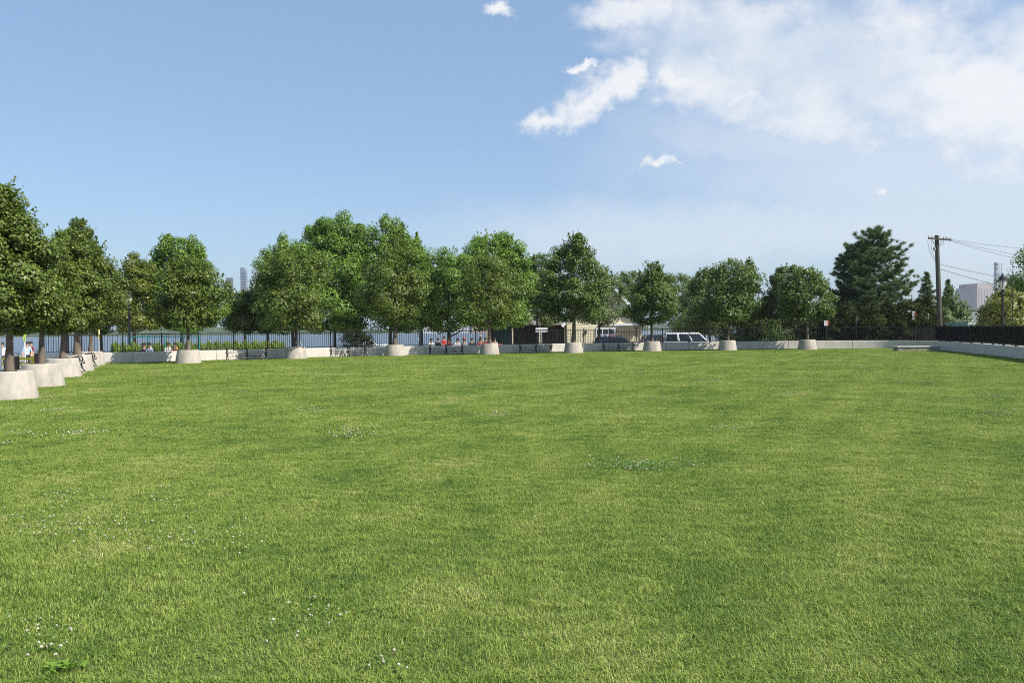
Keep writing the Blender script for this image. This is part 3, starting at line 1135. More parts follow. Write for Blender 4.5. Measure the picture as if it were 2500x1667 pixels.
GP = 'young trees in the concrete planters'
SOILZ = PH - 0.03
PT = [  # planter index, crown centre offset px, top v, bottom v, half width px, profile, leaf, seed, options, label
    (0, -6, 452, 818, 118, 'pear', M_PEAR, 11, dict(nleaf=46000, nclump=110, leaf=0.068, shoots=12), 'tall dense pear tree in the planter cut off by the left edge'),
    (1, 8, 590, 812, 76, 'pear', M_PEAR, 12, dict(nleaf=28000, nclump=75, leaf=0.070), 'olive pear tree in the second planter from the left edge'),
    (2, 8, 562, 812, 74, 'pear', M_PEAR, 13, dict(nleaf=27000, nclump=75, leaf=0.074), 'pear tree in the third planter from the left edge'),
    (3, 8, 529, 808, 76, 'pear', M_PEAR, 14, dict(nleaf=29000, nclump=85, leaf=0.078, r0=0.15, shoots=9), 'tall dark pear tree with a thick trunk in the fourth planter'),
    (4, 6, 580, 806, 54, 'pear', M_PEAR, 15, dict(nleaf=17000), 'pear tree in the fifth planter where the wall begins'),
    (5, 10, 628, 800, 72, 'round', M_PEAR, 16, dict(nleaf=16000), 'olive round-headed tree in the planter standing alone left of the first bench'),
    (6, 2, 602, 806, 86, 'round', M_PEAR, 17, dict(nleaf=18000, fork=0.75), 'broad olive tree in the planter with the small notice'),
    (7, 6, 578, 794, 74, 'pear', M_PEAR, 18, dict(nleaf=17000, r0=0.13), 'olive tree with a stout trunk in the planter right of the second bench'),
    (8, -2, 618, 790, 78, 'round', M_PEAR, 19, dict(nleaf=16000, r0=0.13), 'olive tree in the planter in front of the seated people'),
    (9, 4, 566, 788, 80, 'pear', M_DARK, 20, dict(nleaf=18000, r0=0.15, leaf=0.12, shoots=9), 'tall dark pointed tree in the planter between the fourth and fifth benches'),
    (10, 4, 636, 792, 62, 'pear', M_DARK, 21, dict(nleaf=12000, leaf=0.115, shoots=8), 'small dark pointed tree in the planter with the leaning stake'),
    (11, 8, 628, 782, 66, 'round', M_DARK, 22, dict(nleaf=12000, leaf=0.12, lean=(0.35, 0), shoots=7), 'leaning-trunk tree in the planter in front of the white car bonnet'),
    (12, 0, 652, 776, 60, 'round', M_DARK, 23, dict(nleaf=11000, leaf=0.12, shoots=7), 'small tree in the planter furthest to the right'),
]
for i, off, vt, vb, hw, prof, lm, seed, opt, lab in PT:
    x, d = pts3[i]
    u = PLANTERS[i][0]
    o = dict(r0=0.105, nclump=62, leaf=0.10, shoots=6)
    o.update(opt)
    ln = o.pop('lean', (0, 0))
    ln = (ln[0] + off / F * d, 0)
    tree('pear_tree' if lm is M_PEAR else 'maple_tree', lab, x, d, SOILZ, P(u, vb, d).z, P(u, vt + 7, d).z, hw / F * d, prof, lm, seed, group=GP, lump=0.30 if i > 4 else 0.17, base_in=0.1, lean=ln, **o)

GB = 'trees beyond the fence'
BT = [  # name, u, depth, top, bottom, half width, profile, leaf, seed, options, label
    ('maple_tree', 444, 60, 572, 808, 86, 'maple', M_MAPLE, 31, dict(nleaf=22000, shoots=14, leaf=0.135, bark=M_BARKD), 'bright green maple beyond the fence behind the tree standing alone at left'),
    ('pear_tree', 330, 57, 612, 806, 62, 'maple', M_PEARY, 32, dict(nleaf=14000, shoots=6), 'yellowish tree beyond the fence behind the black lamp post'),
    ('pear_tree', 165, 58, 640, 812, 70, 'round', M_PEAR, 33, dict(nleaf=12000), 'tree beyond the fence showing under the pear crowns at far left'),
    ('pear_tree', 248, 62, 640, 812, 62, 'round', M_PEAR, 48, dict(nleaf=11000), 'shaded tree beyond the fence between the planter trees and lamp post'),
    ('oak_tree', 600, 66, 702, 810, 60, 'maple', M_DARK, 34, dict(nleaf=12000, shoots=12), 'low dark tree beyond the fence below the two distant towers'),
    ('oak_tree', 655, 69, 668, 810, 48, 'round', M_DARK, 47, dict(nleaf=8000), 'small dark tree beyond the fence above the bench end, right of the towers'),
    ('maple_tree', 716, 64, 572, 806, 82, 'maple', M_MAPLE, 35, dict(nleaf=19000, shoots=10, leaf=0.135, bark=M_BARKD), 'bright maple beyond the fence, left shoulder of the tallest group'),
    ('maple_tree', 818, 66, 512, 808, 112, 'maple', M_MAPLE, 36, dict(nleaf=34000, nclump=110, leaf=0.14, shoots=18, bark=M_BARKD), 'tallest bright maple beyond the fence, middle of the tall group'),
    ('maple_tree', 952, 65, 524, 808, 98, 'maple', M_MAPLE, 37, dict(nleaf=29000, nclump=95, leaf=0.14, shoots=16, bark=M_BARKD), 'tall bright maple beyond the fence, right of the tall group'),
    ('maple_tree', 1030, 63, 640, 800, 52, 'round', M_MAPLE, 38, dict(nleaf=10000, shoots=6, bark=M_BARKD), 'low bright green maple beyond the fence hanging over the third bench'),
    ('maple_tree', 1098, 63, 600, 804, 78, 'maple', M_MAPLE, 39, dict(nleaf=18000, shoots=10, leaf=0.135, bark=M_BARKD, fork=0.9), 'forked maple beyond the fence left of the seated group'),
    ('maple_tree', 1206, 65, 560, 800, 102, 'maple', M_MAPLE, 40, dict(nleaf=30000, nclump=95, leaf=0.14, shoots=16, bark=M_BARKD), 'broad bright maple beyond the fence behind the seated people'),
    ('oak_tree', 1312, 72, 612, 796, 62, 'maple', M_DARK, 41, dict(nleaf=13000, shoots=8, bark=M_BARKD), 'dark tree beyond the fence in front of the shaded house wing'),
    ('willow_tree', 1462, 64, 652, 792, 62, 'maple', M_GREYLEAF, 42, dict(nleaf=9000, shoots=8, leaf=0.11, bark=M_BARKD), 'grey-green loose-leaved tree in front of the cream house gable'),
    ('willow_tree', 1545, 96, 652, 770, 46, 'round', M_GREYLEAF, 49, dict(nleaf=7000, shoots=8, leaf=0.15), 'pale tree behind the cream house roof'),
    ('willow_tree', 1665, 92, 660, 800, 58, 'maple', M_GREYLEAF, 43, dict(nleaf=13000, shoots=5, leaf=0.14), 'hazy green tree standing behind the cars, right of the house'),
    ('oak_tree', 1732, 70, 646, 800, 52, 'maple', M_DARK, 44, dict(nleaf=9500, shoots=8, leaf=0.13), 'dark tree beyond the fence above the white car'),
    ('oak_tree', 1818, 72, 642, 800, 38, 'maple', M_DARK, 50, dict(nleaf=9000, shoots=8, leaf=0.13), 'dark tree beyond the fence right of the leaning planter tree'),
    ('oak_tree', 1922, 71, 638, 800, 50, 'round', M_DARK, 45, dict(nleaf=12000, shoots=10, leaf=0.13), 'dark round tree beyond the fence behind the furthest right planter'),
    ('oak_tree', 1880, 78, 720, 815, 60, 'bush', M_DARK, 51, dict(nleaf=9000, shoots=4, leaf=0.13), 'low dark tree filling the gap under the right-hand trees'),
    ('oak_tree', 1720, 80, 735, 815, 70, 'bush', M_DARK, 52, dict(nleaf=9000, shoots=4, leaf=0.13), 'low dark tree behind the white car'),
    ('oak_tree', 1990, 80, 735, 815, 60, 'bush', M_DARK, 53, dict(nleaf=8000, shoots=4, leaf=0.13), 'low dark tree left of the big pine'),
]
for name, u, d, vt, vb, hw, prof, lm, seed, opt, lab in BT:
    o = dict(nclump=62, leaf=0.125, r0=0.15)
    o.update(opt)
    o['nleaf'] = int(o['nleaf'] * 1.35)
    tree_px(name, lab, u, d * K, vt + (22 if vt < 560 else 12), vb, hw * 1.03, OUT_Z, prof, lm, seed, group=GB, **o)

# shrubs beyond the fence
SH = [
    ('dark_shrub', 868, 61, 808, 862, 42, 'bush', M_SHADELEAF, 60, dict(nleaf=5000, leaf=0.09, shoots=0), 'rounded dark shrub beyond the fence behind the second bench'),
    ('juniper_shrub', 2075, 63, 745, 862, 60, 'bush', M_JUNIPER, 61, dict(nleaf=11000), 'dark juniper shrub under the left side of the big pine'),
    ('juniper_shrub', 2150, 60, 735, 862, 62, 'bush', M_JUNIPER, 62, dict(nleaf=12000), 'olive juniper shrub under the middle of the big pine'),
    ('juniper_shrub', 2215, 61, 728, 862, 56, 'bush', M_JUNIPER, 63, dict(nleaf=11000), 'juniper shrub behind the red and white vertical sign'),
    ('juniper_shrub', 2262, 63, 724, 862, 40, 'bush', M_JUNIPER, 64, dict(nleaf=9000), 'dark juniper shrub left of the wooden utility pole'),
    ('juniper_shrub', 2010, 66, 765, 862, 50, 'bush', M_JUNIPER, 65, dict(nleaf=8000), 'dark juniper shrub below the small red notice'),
    ('leafy_shrub', 2322, 70, 704, 850, 58, 'cone', M_GREYLEAF, 66, dict(nleaf=11000, leaf=0.12), 'conical leafy shrub right of the wooden utility pole'),
    ('dark_shrub', 1890, 64, 790, 862, 90, 'bush', M_DARK, 67, dict(nleaf=9000), 'long dark shrub beyond the fence behind the rightmost planter'),
    ('sumac_shrub', 2484, 49, 712, 800, 88, 'bush', M_FLOWERBUSH, 68, dict(nleaf=12000, leaf=0.13, shoots=10, ry=0.8), 'yellow-green bush over the black fence at the right edge'),
    ('dark_shrub', 2440, 58, 770, 806, 50, 'bush', M_DARK, 70, dict(nleaf=4000), 'low dark shrub behind the yellow-green bush at right'),
]
SHADE_ROW = [(1800, 64.5), (1845, 63.5), (1890, 64), (1935, 63), (1980, 62.5), (2025, 62), (2070, 61.5), (2115, 61), (2160, 60.5), (2200, 60), (2240, 59.5), (2275, 58.5)]  # added row of near-black shrubs standing in for shade behind the pickets
for k, (u, d) in enumerate(SHADE_ROW):
    SH.append(('dark_shrub', u, d, 778 + (k * 37) % 13, 856, 40, 'bush', M_SHADELEAF, 160 + k, dict(nleaf=5000, leaf=0.12, shoots=2),
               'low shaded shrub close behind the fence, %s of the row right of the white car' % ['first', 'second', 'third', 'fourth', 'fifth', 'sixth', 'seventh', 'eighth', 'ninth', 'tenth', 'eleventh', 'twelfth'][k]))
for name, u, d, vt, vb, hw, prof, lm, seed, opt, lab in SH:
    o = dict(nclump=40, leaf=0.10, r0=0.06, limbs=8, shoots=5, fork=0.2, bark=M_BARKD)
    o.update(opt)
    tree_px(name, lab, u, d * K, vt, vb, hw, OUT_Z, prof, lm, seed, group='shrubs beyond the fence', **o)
tree_px('ash_tree', 'green tree cut off by the right edge above the black fence', 2562, 51 * K, 582, 800, 92, OUT_Z, 'maple', M_MAPLE, 69, nclump=60, nleaf=11000, leaf=0.12, r0=0.12, shoots=8)

# hedge strip behind the fence, in front of the trees
rng = np.random.default_rng(77)
NH = 32000
s0_, s1_ = path_s_at_u(325), path_s_at_u(800)
tab = [(on_path(s0_ + (s1_ - s0_) * k / 60)) for k in range(61)]
tp_ = np.array([(p.x, p.y, n.x, n.y) for p, t, n in tab])
fs_ = rng.uniform(0, 60, NH)
cx = [np.interp(fs_, np.arange(61), tp_[:, k]) for k in range(4)]
off = 9.0 + rng.normal(size=NH) * 0.6
hx, hy = cx[0] - cx[2] * off, cx[1] - cx[3] * off
hh = (1.40 + 0.12 * np.sin(fs_ * 1.9) + 0.10 * np.sin(fs_ * 4.3 + 1)) * np.exp(-((off - 9.0) / 1.5) ** 2)
hz = OUT_Z + 0.15 + hh * rng.uniform(0.1, 1.0, NH) ** 0.6
hn = rng.normal(size=(NH, 3)) * 0.5 + np.array([0.2, -0.5, 0.8])
v, q = leaf_cloud(rng, np.stack([hx, hy, hz], 1), hn, 0.11)
he = np_obj('hedge', v, [q], M_HEDGE, None, np.repeat(np.clip(rng.normal(0.5, 0.22, NH), 0, 1), 4))
tag(he, 'long low bright green hedge behind the fence at left', 'hedge')


# ------------------------------------------------------------------ conifers
def conifer(name, label, u, d, vt, base_z, hw, seed, kind):
    rng = np.random.default_rng(seed)
    x = X(u, d)
    zt = P(u, vt, d).z
    H = zt - base_z
    R = hw / F * d
    t = empty(name, (x, d, base_z), 0, label, 'tree', 'conifers beyond the fence')
    trunk = MB()
    trunk.tube([(0, 0, -0.1), (0.02, 0, H * 0.3), (0.0, 0.03, H * 0.65), (0, 0, H * 0.98)], [0.16, 0.12, 0.075, 0.012], 8)
    V, Q, T = [], [], []
    z = H * (0.10 if kind == 'pine' else 0.06)
    nv = 0
    tip_rng = []
    while z < H * 0.975:
        tt = z / H
        if kind == 'pine':
            L0 = R * np.interp(tt, [0.1, 0.3, 0.5, 0.7, 0.85, 0.95, 1], [0.92, 1.0, 0.92, 0.68, 0.44, 0.22, 0.07])
            nbr, dz = int(rng.integers(5, 8)), H * rng.uniform(0.036, 0.062)
        else:
            L0 = R * np.interp(tt, [0.0, 0.5, 1], [1, 0.62, 0.03])
            nbr, dz = int(rng.integers(6, 9)), H * rng.uniform(0.035, 0.055)
        a0 = rng.uniform(0, 6.28)
        for k in range(nbr):
            a = a0 + 6.283 * k / nbr + rng.normal() * 0.25
            L = L0 * (rng.uniform(0.5, 1.18) if kind == 'pine' else rng.uniform(0.75, 1.1))
            zo = z
            z = zo + rng.normal() * (0.016 if kind == 'pine' else 0.012) * H
            drop = -0.10 if kind == 'pine' else -0.22
            rise = (0.16 + 0.34 * tt) * rng.uniform(0.5, 1.4) if kind == 'pine' else 0.06
            ns = 6
            s = np.linspace(0, 1, ns)
            bx = np.cos(a) * L * s
            by = np.sin(a) * L * s
            bz = z + L * (drop * s + (rise - drop) * s ** 2.0)
            trunk.tube(list(zip(bx, by, bz)), list(np.linspace(0.03, 0.006, ns) * (1 - 0.5 * tt)), 4, cap=False)
            # needle tufts along the branch and its side twigs
            nt = max(5, int((36 * L / R + 5) if kind == 'pine' else (14 * L / R + 3)))
            ss = rng.uniform(0.22, 1.03, nt)
            side = rng.normal(size=nt) * (0.20 if kind == 'pine' else 0.17) * L * (1.1 - ss * 0.55)
            cx = np.cos(a) * L * ss - np.sin(a) * side
            cy = np.sin(a) * L * ss + np.cos(a) * side
            cz = z + L * (drop * ss + (rise - drop) * ss ** 2) + rng.uniform(0.0, 0.07, nt)
            m = 40 if kind == 'pine' else 26
            nl = (0.30 if kind == 'pine' else 0.20) * (H / 8.0) ** 0.4
            dirs = rng.normal(size=(nt, m, 3)) * np.array([1, 1, 0.55])
            dirs += np.array([np.cos(a), np.sin(a), 0.35]) * (0.6 if kind == 'pine' else 0.35)
            dirs /= np.linalg.norm(dirs, axis=2, keepdims=True)
            o = np.stack([cx, cy, cz], 1)[:, None, :] + rng.normal(size=(nt, m, 3)) * 0.05
            w = np.cross(dirs, rng.normal(size=(nt, m, 3)))
            w /= np.linalg.norm(w, axis=2, keepdims=True)
            ln = nl * rng.uniform(0.6, 1.15, (nt, m, 1))
            tri = np.stack([o - w * 0.022, o + w * 0.022, o + dirs * ln], 2).reshape(-1, 3)
            V.append(tri)
            T.append(np.repeat(np.clip(rng.normal(0.5, 0.16, nt), 0, 1), m * 3))
            z = zo
        z += dz
    V = np.concatenate(V)
    trunk.build('trunk', M_BARKD, t, smooth=True)
    np_obj('crown', V, [np.arange(len(V)).reshape(-1, 3)], M_PINE, t, np.concatenate(T))
    return t


conifer('pine_tree', 'big dark blue-green pine with tiered branches behind the fence', 2135, 70 * K, 556, OUT_Z, 112, 81, 'pine')
conifer('pine_tree', 'slimmer pine leader rising from the left side of the big pine', 2085, 72 * K, 588, OUT_Z, 66, 82, 'pine')
conifer('spruce_tree', 'small grey-green spruce just left of the utility pole', 2263, 76 * K, 664, OUT_Z, 52, 83, 'spruce')
conifer('spruce_tree', 'thin spruce tip rising from the leafy shrub right of the utility pole', 2315, 78 * K, 682, OUT_Z, 34, 84, 'spruce')


# ------------------------------------------------------------------ benches
def make_bench(L=2.45):
    b = empty('park_bench', (0, 0, 0))
    D = 0.44
    for i, x in enumerate((-L / 2 + 0.06, 0, L / 2 - 0.06)):
        m = MB()
        # splayed curved legs
        for s in (-1, 1):
            m.tube([(x, s * 0.06, 0.36), (x, s * 0.10, 0.26), (x, s * 0.13, 0.16), (x, s * 0.19, 0.06), (x, s * 0.23, 0.0)], [0.03, 0.027, 0.024, 0.024, 0.03], 6)
        m.tube([(x, -0.24, 0.385), (x, 0, 0.36), (x, 0.24, 0.385)], 0.03, 6)
        m.tube([(x, -0.11, 0.20), (x, 0, 0.22), (x, 0.11, 0.20)], 0.014, 6)
        m.build('leg_frame', M_IRON, b, smooth=True)
        m = MB()
        pts = []
        for k in range(17):
            a = 2 * math.pi * k / 16
            pts.append((x, 0.145 * math.sin(a), 0.545 - 0.145 * math.cos(a)))
        m.tube(pts, 0.028, 6)
        m.tube([(x, -0.20, 0.40), (x, -0.21, 0.47), (x, -0.16, 0.52), (x, -0.12, 0.50)], 0.014, 6)
        m.tube([(x, 0.20, 0.40), (x, 0.21, 0.47), (x, 0.16, 0.52), (x, 0.12, 0.50)], 0.014, 6)
        m.build('hoop_arm', M_IRON, b, smooth=True)
    for i in range(5):
        y = -0.2 + 0.1 * i
        m = MB()
        m.box(-L / 2, L / 2, y - 0.04, y + 0.04, 0.405, 0.445)
        m.build('slat', M_SLAT, b, bevel=0.006)
    m = MB()
    m.bar((-L / 2 + 0.06, 0, 0.2), (L / 2 - 0.06, 0, 0.2), 0.022)
    m.build('stretcher', M_IRON, b)
    return b


bench0 = make_bench()
BL = [(592, 'first long hoop-armed bench from the left, facing the lawn before the wall'),
      (841, 'second long hoop-armed bench from the left along the wall'),
      (1078, 'third long hoop-armed bench, in front of the seated people'),
      (1297, 'fourth long hoop-armed bench, below the white two-way sign'),
      (1496, 'fifth long hoop-armed bench, in front of the dark blue car')]
first = True
pad_m = MB()
pad_m.box(-1.55, 1.55, -0.35, 0.45, -0.05, 0.022)
pad0 = pad_m.build('pavement', M_PAD)
tag(pad0, kind='structure')


def place_bench(loc, rz, lab):
    global first
    if first:
        o = bench0
        o.location = loc
        o.rotation_euler = (0, 0, rz)
        tag(o, lab, 'bench', 'hoop-armed benches round the lawn')
        p = pad0
    else:
        o = copy_tree(bench0, None, loc, rz, lab)
        p = link(pad0.copy())
    first = False
    p.location = (loc[0], loc[1], 0)
    p.rotation_euler = (0, 0, rz)


for u, lab in BL:
    p, t, n = on_path(path_s_at_u(u))
    q = p + n * 0.85
    place_bench((q.x, q.y, 0.022), math.atan2(t.y, t.x), lab)
for i, lab in ((3, 'bench seen end-on between the third and fourth planters from the left'),
               (4, 'bench seen end-on between the fourth and fifth planters from the left')):
    a, b = Vector(pts3[i - 1]), Vector(pts3[i])
    c = a.lerp(b, 0.60)
    dr = (b - a).normalized()
    c = c + Vector((dr.y, -dr.x)) * 0.16
    place_bench((c.x, c.y, 0.022), math.atan2(dr.y, dr.x), lab)

# low stone slab at the right end
s = empty('stone_slab_bench', (*G(2237, 857).xy, 0), math.radians(-4), 'low flat stone slab seat on the grass at the right end of the wall', 'bench')
m = MB()
m.box(-1.33, 1.33, -0.42, 0.42, 0.0, 0.25)
m.build('block', M_SLABT, s, bevel=0.015)
m = MB()
m.box(-1.37, 1.37, -0.46, 0.46, 0.25, 0.335)
m.build('top_slab', M_PAD, s, bevel=0.012)


# ------------------------------------------------------------------ lamps, signs, poles
def lamp_post(label, u, d, vtop, vbot):
    zt, zh = P(u, vtop, d).z, P(u, vbot, d).z
    base = OUT_Z
    h = zh - base
    s = (zt - zh)
    o = empty('street_lamp', (X(u, d), d, base), 0, label, 'street lamp', 'black lantern street lamps')
    m = MB()
    m.lathe([(0.24, 0), (0.24, 0.12), (0.17, 0.2), (0.15, 0.75), (0.10, 0.9), (0.075, 1.1), (0.06, h - 0.35), (0.085, h - 0.3), (0.06, h - 0.24), (0.055, h - 0.12), (0.11, h - 0.02), (0.11, h)], 12)
    m.build('post', M_IRON, o, smooth=True)
    m = MB()
    m.lathe([(0.09, h), (0.13, h + s * 0.08), (0.20, h + s * 0.28), (0.235, h + s * 0.46), (0.24, h + s * 0.52)], 12)
    m.build('lamp_glass', M_LAMPGLASS, o, smooth=True)
    m = MB()
    m.lathe([(0.29, h + s * 0.50), (0.29, h + s * 0.54), (0.22, h + s * 0.60), (0.20, h + s * 0.70), (0.10, h + s * 0.80), (0.05, h + s * 0.84), (0.055, h + s * 0.90), (0.02, h + s * 0.93), (0.004, h + s)], 12)
    for k in range(6):
        a = k * math.pi / 3
        m.bar((0.135 * math.cos(a), 0.135 * math.sin(a), h + s * 0.06), (0.25 * math.cos(a), 0.25 * math.sin(a), h + s * 0.52), 0.018)
    m.build('lamp_cap', M_IRON, o, smooth=False)


lamp_post('black lantern lamp post standing before the yellowish tree at left', 316, 51 * K, 710, 742)
lamp_post('black lantern lamp rising above the yellow-green bush at the right edge', 2448, 46 * K, 665, 707)
lamp_post('dark lantern lamp half hidden in the shade of the tallest maple', 868, 80 * K, 760, 784)


def globe_lamp(label, u, v, d, r):
    z = P(u, v, d).z
    o = empty('globe_lamp', (X(u, d), d, OUT_Z), 0, label, 'street lamp', 'white globe lamps at the right')
    m = MB()
    m.lathe([(0.06, 0), (0.035, 0.2), (0.035, z - OUT_Z - r)], 10)
    m.build('post', M_WHITE, o, smooth=True)
    m = MB()
    m.lathe([(max(0.001, r * math.sin(a)), z - OUT_Z - r * math.cos(a)) for a in np.linspace(0, math.pi, 11)], 16)
    m.build('globe', M_WHITE, o, smooth=True)


globe_lamp('upper white globe lamp right of the utility pole', 2342, 776, 74 * K, 0.25)
globe_lamp('lower white globe lamp beside the higher globe', 2332, 783, 76 * K, 0.24)


def sign(name, label, u, d, panels, vpost_top, base=OUT_Z, post=M_GALV, rz=0.0, pr=0.03, du=0):
    """panels: (u0, u1, v0, v1, material, marks) with marks as (fx0, fx1, fz0, fz1, material)"""
    o = empty(name, (X(u, d), d, base), rz, label, 'sign')
    zt = P(u, vpost_top, d).z - base
    m = MB()
    m.tube([(0, 0.02, -0.1), (0, 0.02, zt)], pr, 8)
    m.build('post', post, o)
    for u0, u1, v0, v1, mm, marks in panels:
        x0, x1 = (u0 - u) / F * d, (u1 - u) / F * d
        z1, z0 = P(u, v0, d).z - base, P(u, v1, d).z - base
        m = MB()
        m.box(x0, x1, -0.035, -0.012, z0, z1)
        pn = m.build('panel', mm, o, bevel=0.004)
        for fx0, fx1, fz0, fz1, m2 in marks:
            m = MB()
            m.box(x0 + (x1 - x0) * fx0, x0 + (x1 - x0) * fx1, -0.040, -0.0352, z0 + (z1 - z0) * fz0, z0 + (z1 - z0) * fz1)
            m.build('marking', m2, pn)
    return o


W, Rd = M_WHITE, M_RED
sign('notice_sign', 'small reddish white notice on a post in the maple shade', 861, 66 * K, [(857, 866, 799, 810, mat('faded_red', (0.62, 0.33, 0.26), 0.7, 0.1, 6), [(0.15, 0.85, 0.6, 0.75, W), (0.15, 0.85, 0.3, 0.42, W)])], 799)
sign('board_sign', 'wide white two-row sign on a white post above the fourth bench', 1323, 62 * K,
     [(1308, 1337, 800.5, 804.5, W, []), (1308, 1337, 805.5, 811, W, [(0.06 + 0.12 * k, 0.10 + 0.12 * k, 0.15, 0.85, M_GALV) for k in range(8)])], 800, post=W, pr=0.035)
sign('notice_sign', 'small white and red notice at the edge of the dark shrubs', 2017, 60 * K, [(2012, 2020, 783, 795, W, [(0.15, 0.85, 0.68, 0.82, Rd), (0.15, 0.85, 0.42, 0.54, M_GALV), (0.15, 0.85, 0.18, 0.30, M_GALV)]), (2020.2, 2022.4, 783, 795, Rd, [])], 783, post=M_IRON)
sign('round_sign', 'grey sign back on a pale post before the pine', 2091, 60 * K, [(2089, 2094, 775, 786, M_GALV, []), (2089, 2093, 791, 799, M_GALV, [])], 774, post=M_GALV)
vs = sign('vertical_sign', 'narrow red and white vertical sign on a pale post before the junipers', 2230, 60 * K,
          [(2227.5, 2233, 760, 797, W, [(0.1, 0.55, 0.60, 0.64, Rd), (0.3, 0.8, 0.56, 0.60, Rd), (0.2, 0.8, 0.33, 0.40, Rd), (0.2, 0.8, 0.12, 0.22, Rd), (0.15, 0.75, 0.82, 0.86, M_TEAL)]), (2233.3, 2236.5, 760, 797, Rd, [])], 760, post=W)
sign('marker_post', 'thin pale marker post between the vertical sign and utility pole', 2266, 61 * K, [(2265, 2267.6, 766, 783, M_GALV, [])], 765, post=M_GALV)
sign('sign_back', 'dark framed sign on a white post before the far building', 2379, 72 * K, [(2366, 2391, 757.5, 761, M_IRON, []), (2370, 2386, 761.5, 783, M_GALV, [])], 757, post=W)
ps = sign('crossing_sign', 'fluorescent yellow-green sign on a pale post among the left planter trees', 60, 40 * K, [(57, 63.5, 803, 821, M_FLUOR, [(0.35, 0.65, 0.45, 0.95, M_GREENSHED)]), (57.5, 63, 822.5, 832, M_FLUOR, [(0.35, 0.65, 0.25, 0.75, M_GREENSHED)])], 803, base=-0.03, post=W)
sign('marker_pole', 'pale pole cut by the left edge of the picture', 1, 30 * K, [(0.2, 1.8, 806, 812, M_TEAL, [])], 806, base=-0.03, post=W)
bp = sign('braced_post', 'pale braced post with a yellow top beyond the fence at left', 242, 47 * K, [(241, 243.2, 800, 826, M_YELLOW, [])], 800, post=W, pr=0.035)
m = MB()
m.tube([(-0.55, 0.03, -0.05), (-0.03, 0.03, 0.95)], 0.028, 6)
m.build('brace', W, bp)
# the small notice in the planter, the leaning stake
x, d = pts3[6]
o = empty('garden_notice', (x + 0.26, d - 0.20, PH - 0.08), 0, 'small pale blue notice tilted on a stick in the planter soil', 'sign')
m = MB()
m.tube([(0, 0, -0.05), (0.07, 0, 0.32)], 0.009, 6)
m.build('stick', W, o)
m = MB()
m.add([(0.02 + a, b, 0.16 + c) for b in (-0.022, -0.012) for a, c in ((0, 0), (0.15, 0.0), (0.20, 0.24), (0.05, 0.25))], [(0, 1, 2, 3), (7, 6, 5, 4), (0, 4, 5, 1), (1, 5, 6, 2), (2, 6, 7, 3), (3, 7, 4, 0)])
m.build('panel', mat('pale_blue_card', (0.58, 0.70, 0.74), 0.6, 0.05, 8), o)
x, d = pts3[10]
m = MB()
m.tube([(0, 0, -0.12), (0.28, -0.05, 0.30)], 0.03, 6)
o = m.build('wooden_stake', M_BARK)
o.location = (x + 0.16, d - 0.2, PH)
tag(o, 'short wooden stake leaning out of the planter soil below the small dark tree', 'stake')

# bollard lights and the yellow barrier at the far left
b0 = None
for u, vt, d, lab in ((40.5, 861, 33.0, 'brown bollard light with a steel cap, nearest the left edge'), (88, 852, 37.5, 'brown bollard light with a steel cap beside the second planter trunk')):
    zt = P(u, vt, d).z
    if b0 is None:
        b0 = empty('bollard_light', (X(u, d), d, -0.03), 0, lab, 'bollard', 'brown bollard lights')
        m = MB()
        m.lathe([(0.11, 0), (0.11, 0.02), (0.092, 0.03), (0.092, zt - 0.12)], 16)
        m.build('body', M_BROWN, b0, smooth=True)
        m = MB()
        m.lathe([(0.085, zt - 0.12), (0.085, zt - 0.04), (0.094, zt - 0.04), (0.094, zt + 0.01), (0.06, zt + 0.035), (0.0005, zt + 0.045)], 16)
        m.build('cap', M_STEEL, b0, smooth=True)
    else:
        copy_tree(b0, None, (X(u, d), d, -0.03), 0, lab)
o = empty('yellow_barrier', (X(35, 40), 40, -0.03), 0, 'yellow two-rail barrier behind the bollards at the left edge', 'barrier')
for z in (0.28, 0.52):
    m = MB()
    m.box(-2.6, 0.95, -0.03, 0.03, z - 0.06, z + 0.06)
    m.build('rail', M_YELLOW, o, bevel=0.008)
for xx in (-2.5, -0.8, 0.85):
    m = MB()
    m.box(xx - 0.05, xx + 0.05, 0.032, 0.13, -0.1, 0.66)
    m.build('post', M_YELLOW, o)

# green pipe railing on the promenade
o = empty('pipe_railing', (X(403, 56), 56, OUT_Z), 0, 'teal green pipe railing on the promenade behind the fence', 'railing')
Lr = (488 - 320) / F * 56
zt = P(403, 822, 56).z - OUT_Z
m = MB()
m.tube([(-Lr / 2, 0, zt), (Lr / 2, 0, zt)], 0.035, 8)
m.build('top_rail', M_TEAL, o, smooth=True)
m = MB()
m.tube([(-Lr / 2, 0, 0.5), (Lr / 2, 0, 0.5)], 0.025, 8)
m.build('lower_rail', M_TEAL, o, smooth=True)
for k in range(5):
    m = MB()
    xx = -Lr / 2 + Lr * k / 4
    m.tube([(xx, 0, -0.05), (xx, 0, zt)], 0.034, 8)
    m.build('post', M_TEAL, o, smooth=True)

# utility pole with crossarm and wires
d = 63.0
o = empty('utility_pole', (X(2297, d), d, OUT_Z), 0, 'weathered wooden utility pole with crossarm and wires at right', 'utility pole')
zt = P(2288, 575, d).z - OUT_Z
tx = X(2287.5, d) - X(2297, d)
m = MB()
m.tube([(0, 0, -0.3), (tx * 0.35, 0, zt * 0.35), (tx * 0.7, 0, zt * 0.7), (tx, 0, zt)], [0.20, 0.185, 0.165, 0.15], 14)
m.build('pole', M_POLE, o, smooth=True)


def lp(u, v, dd=d):
    p = P(u, v, dd)
    return Vector((p.x - X(2297, d), p.y - d, p.z - OUT_Z))


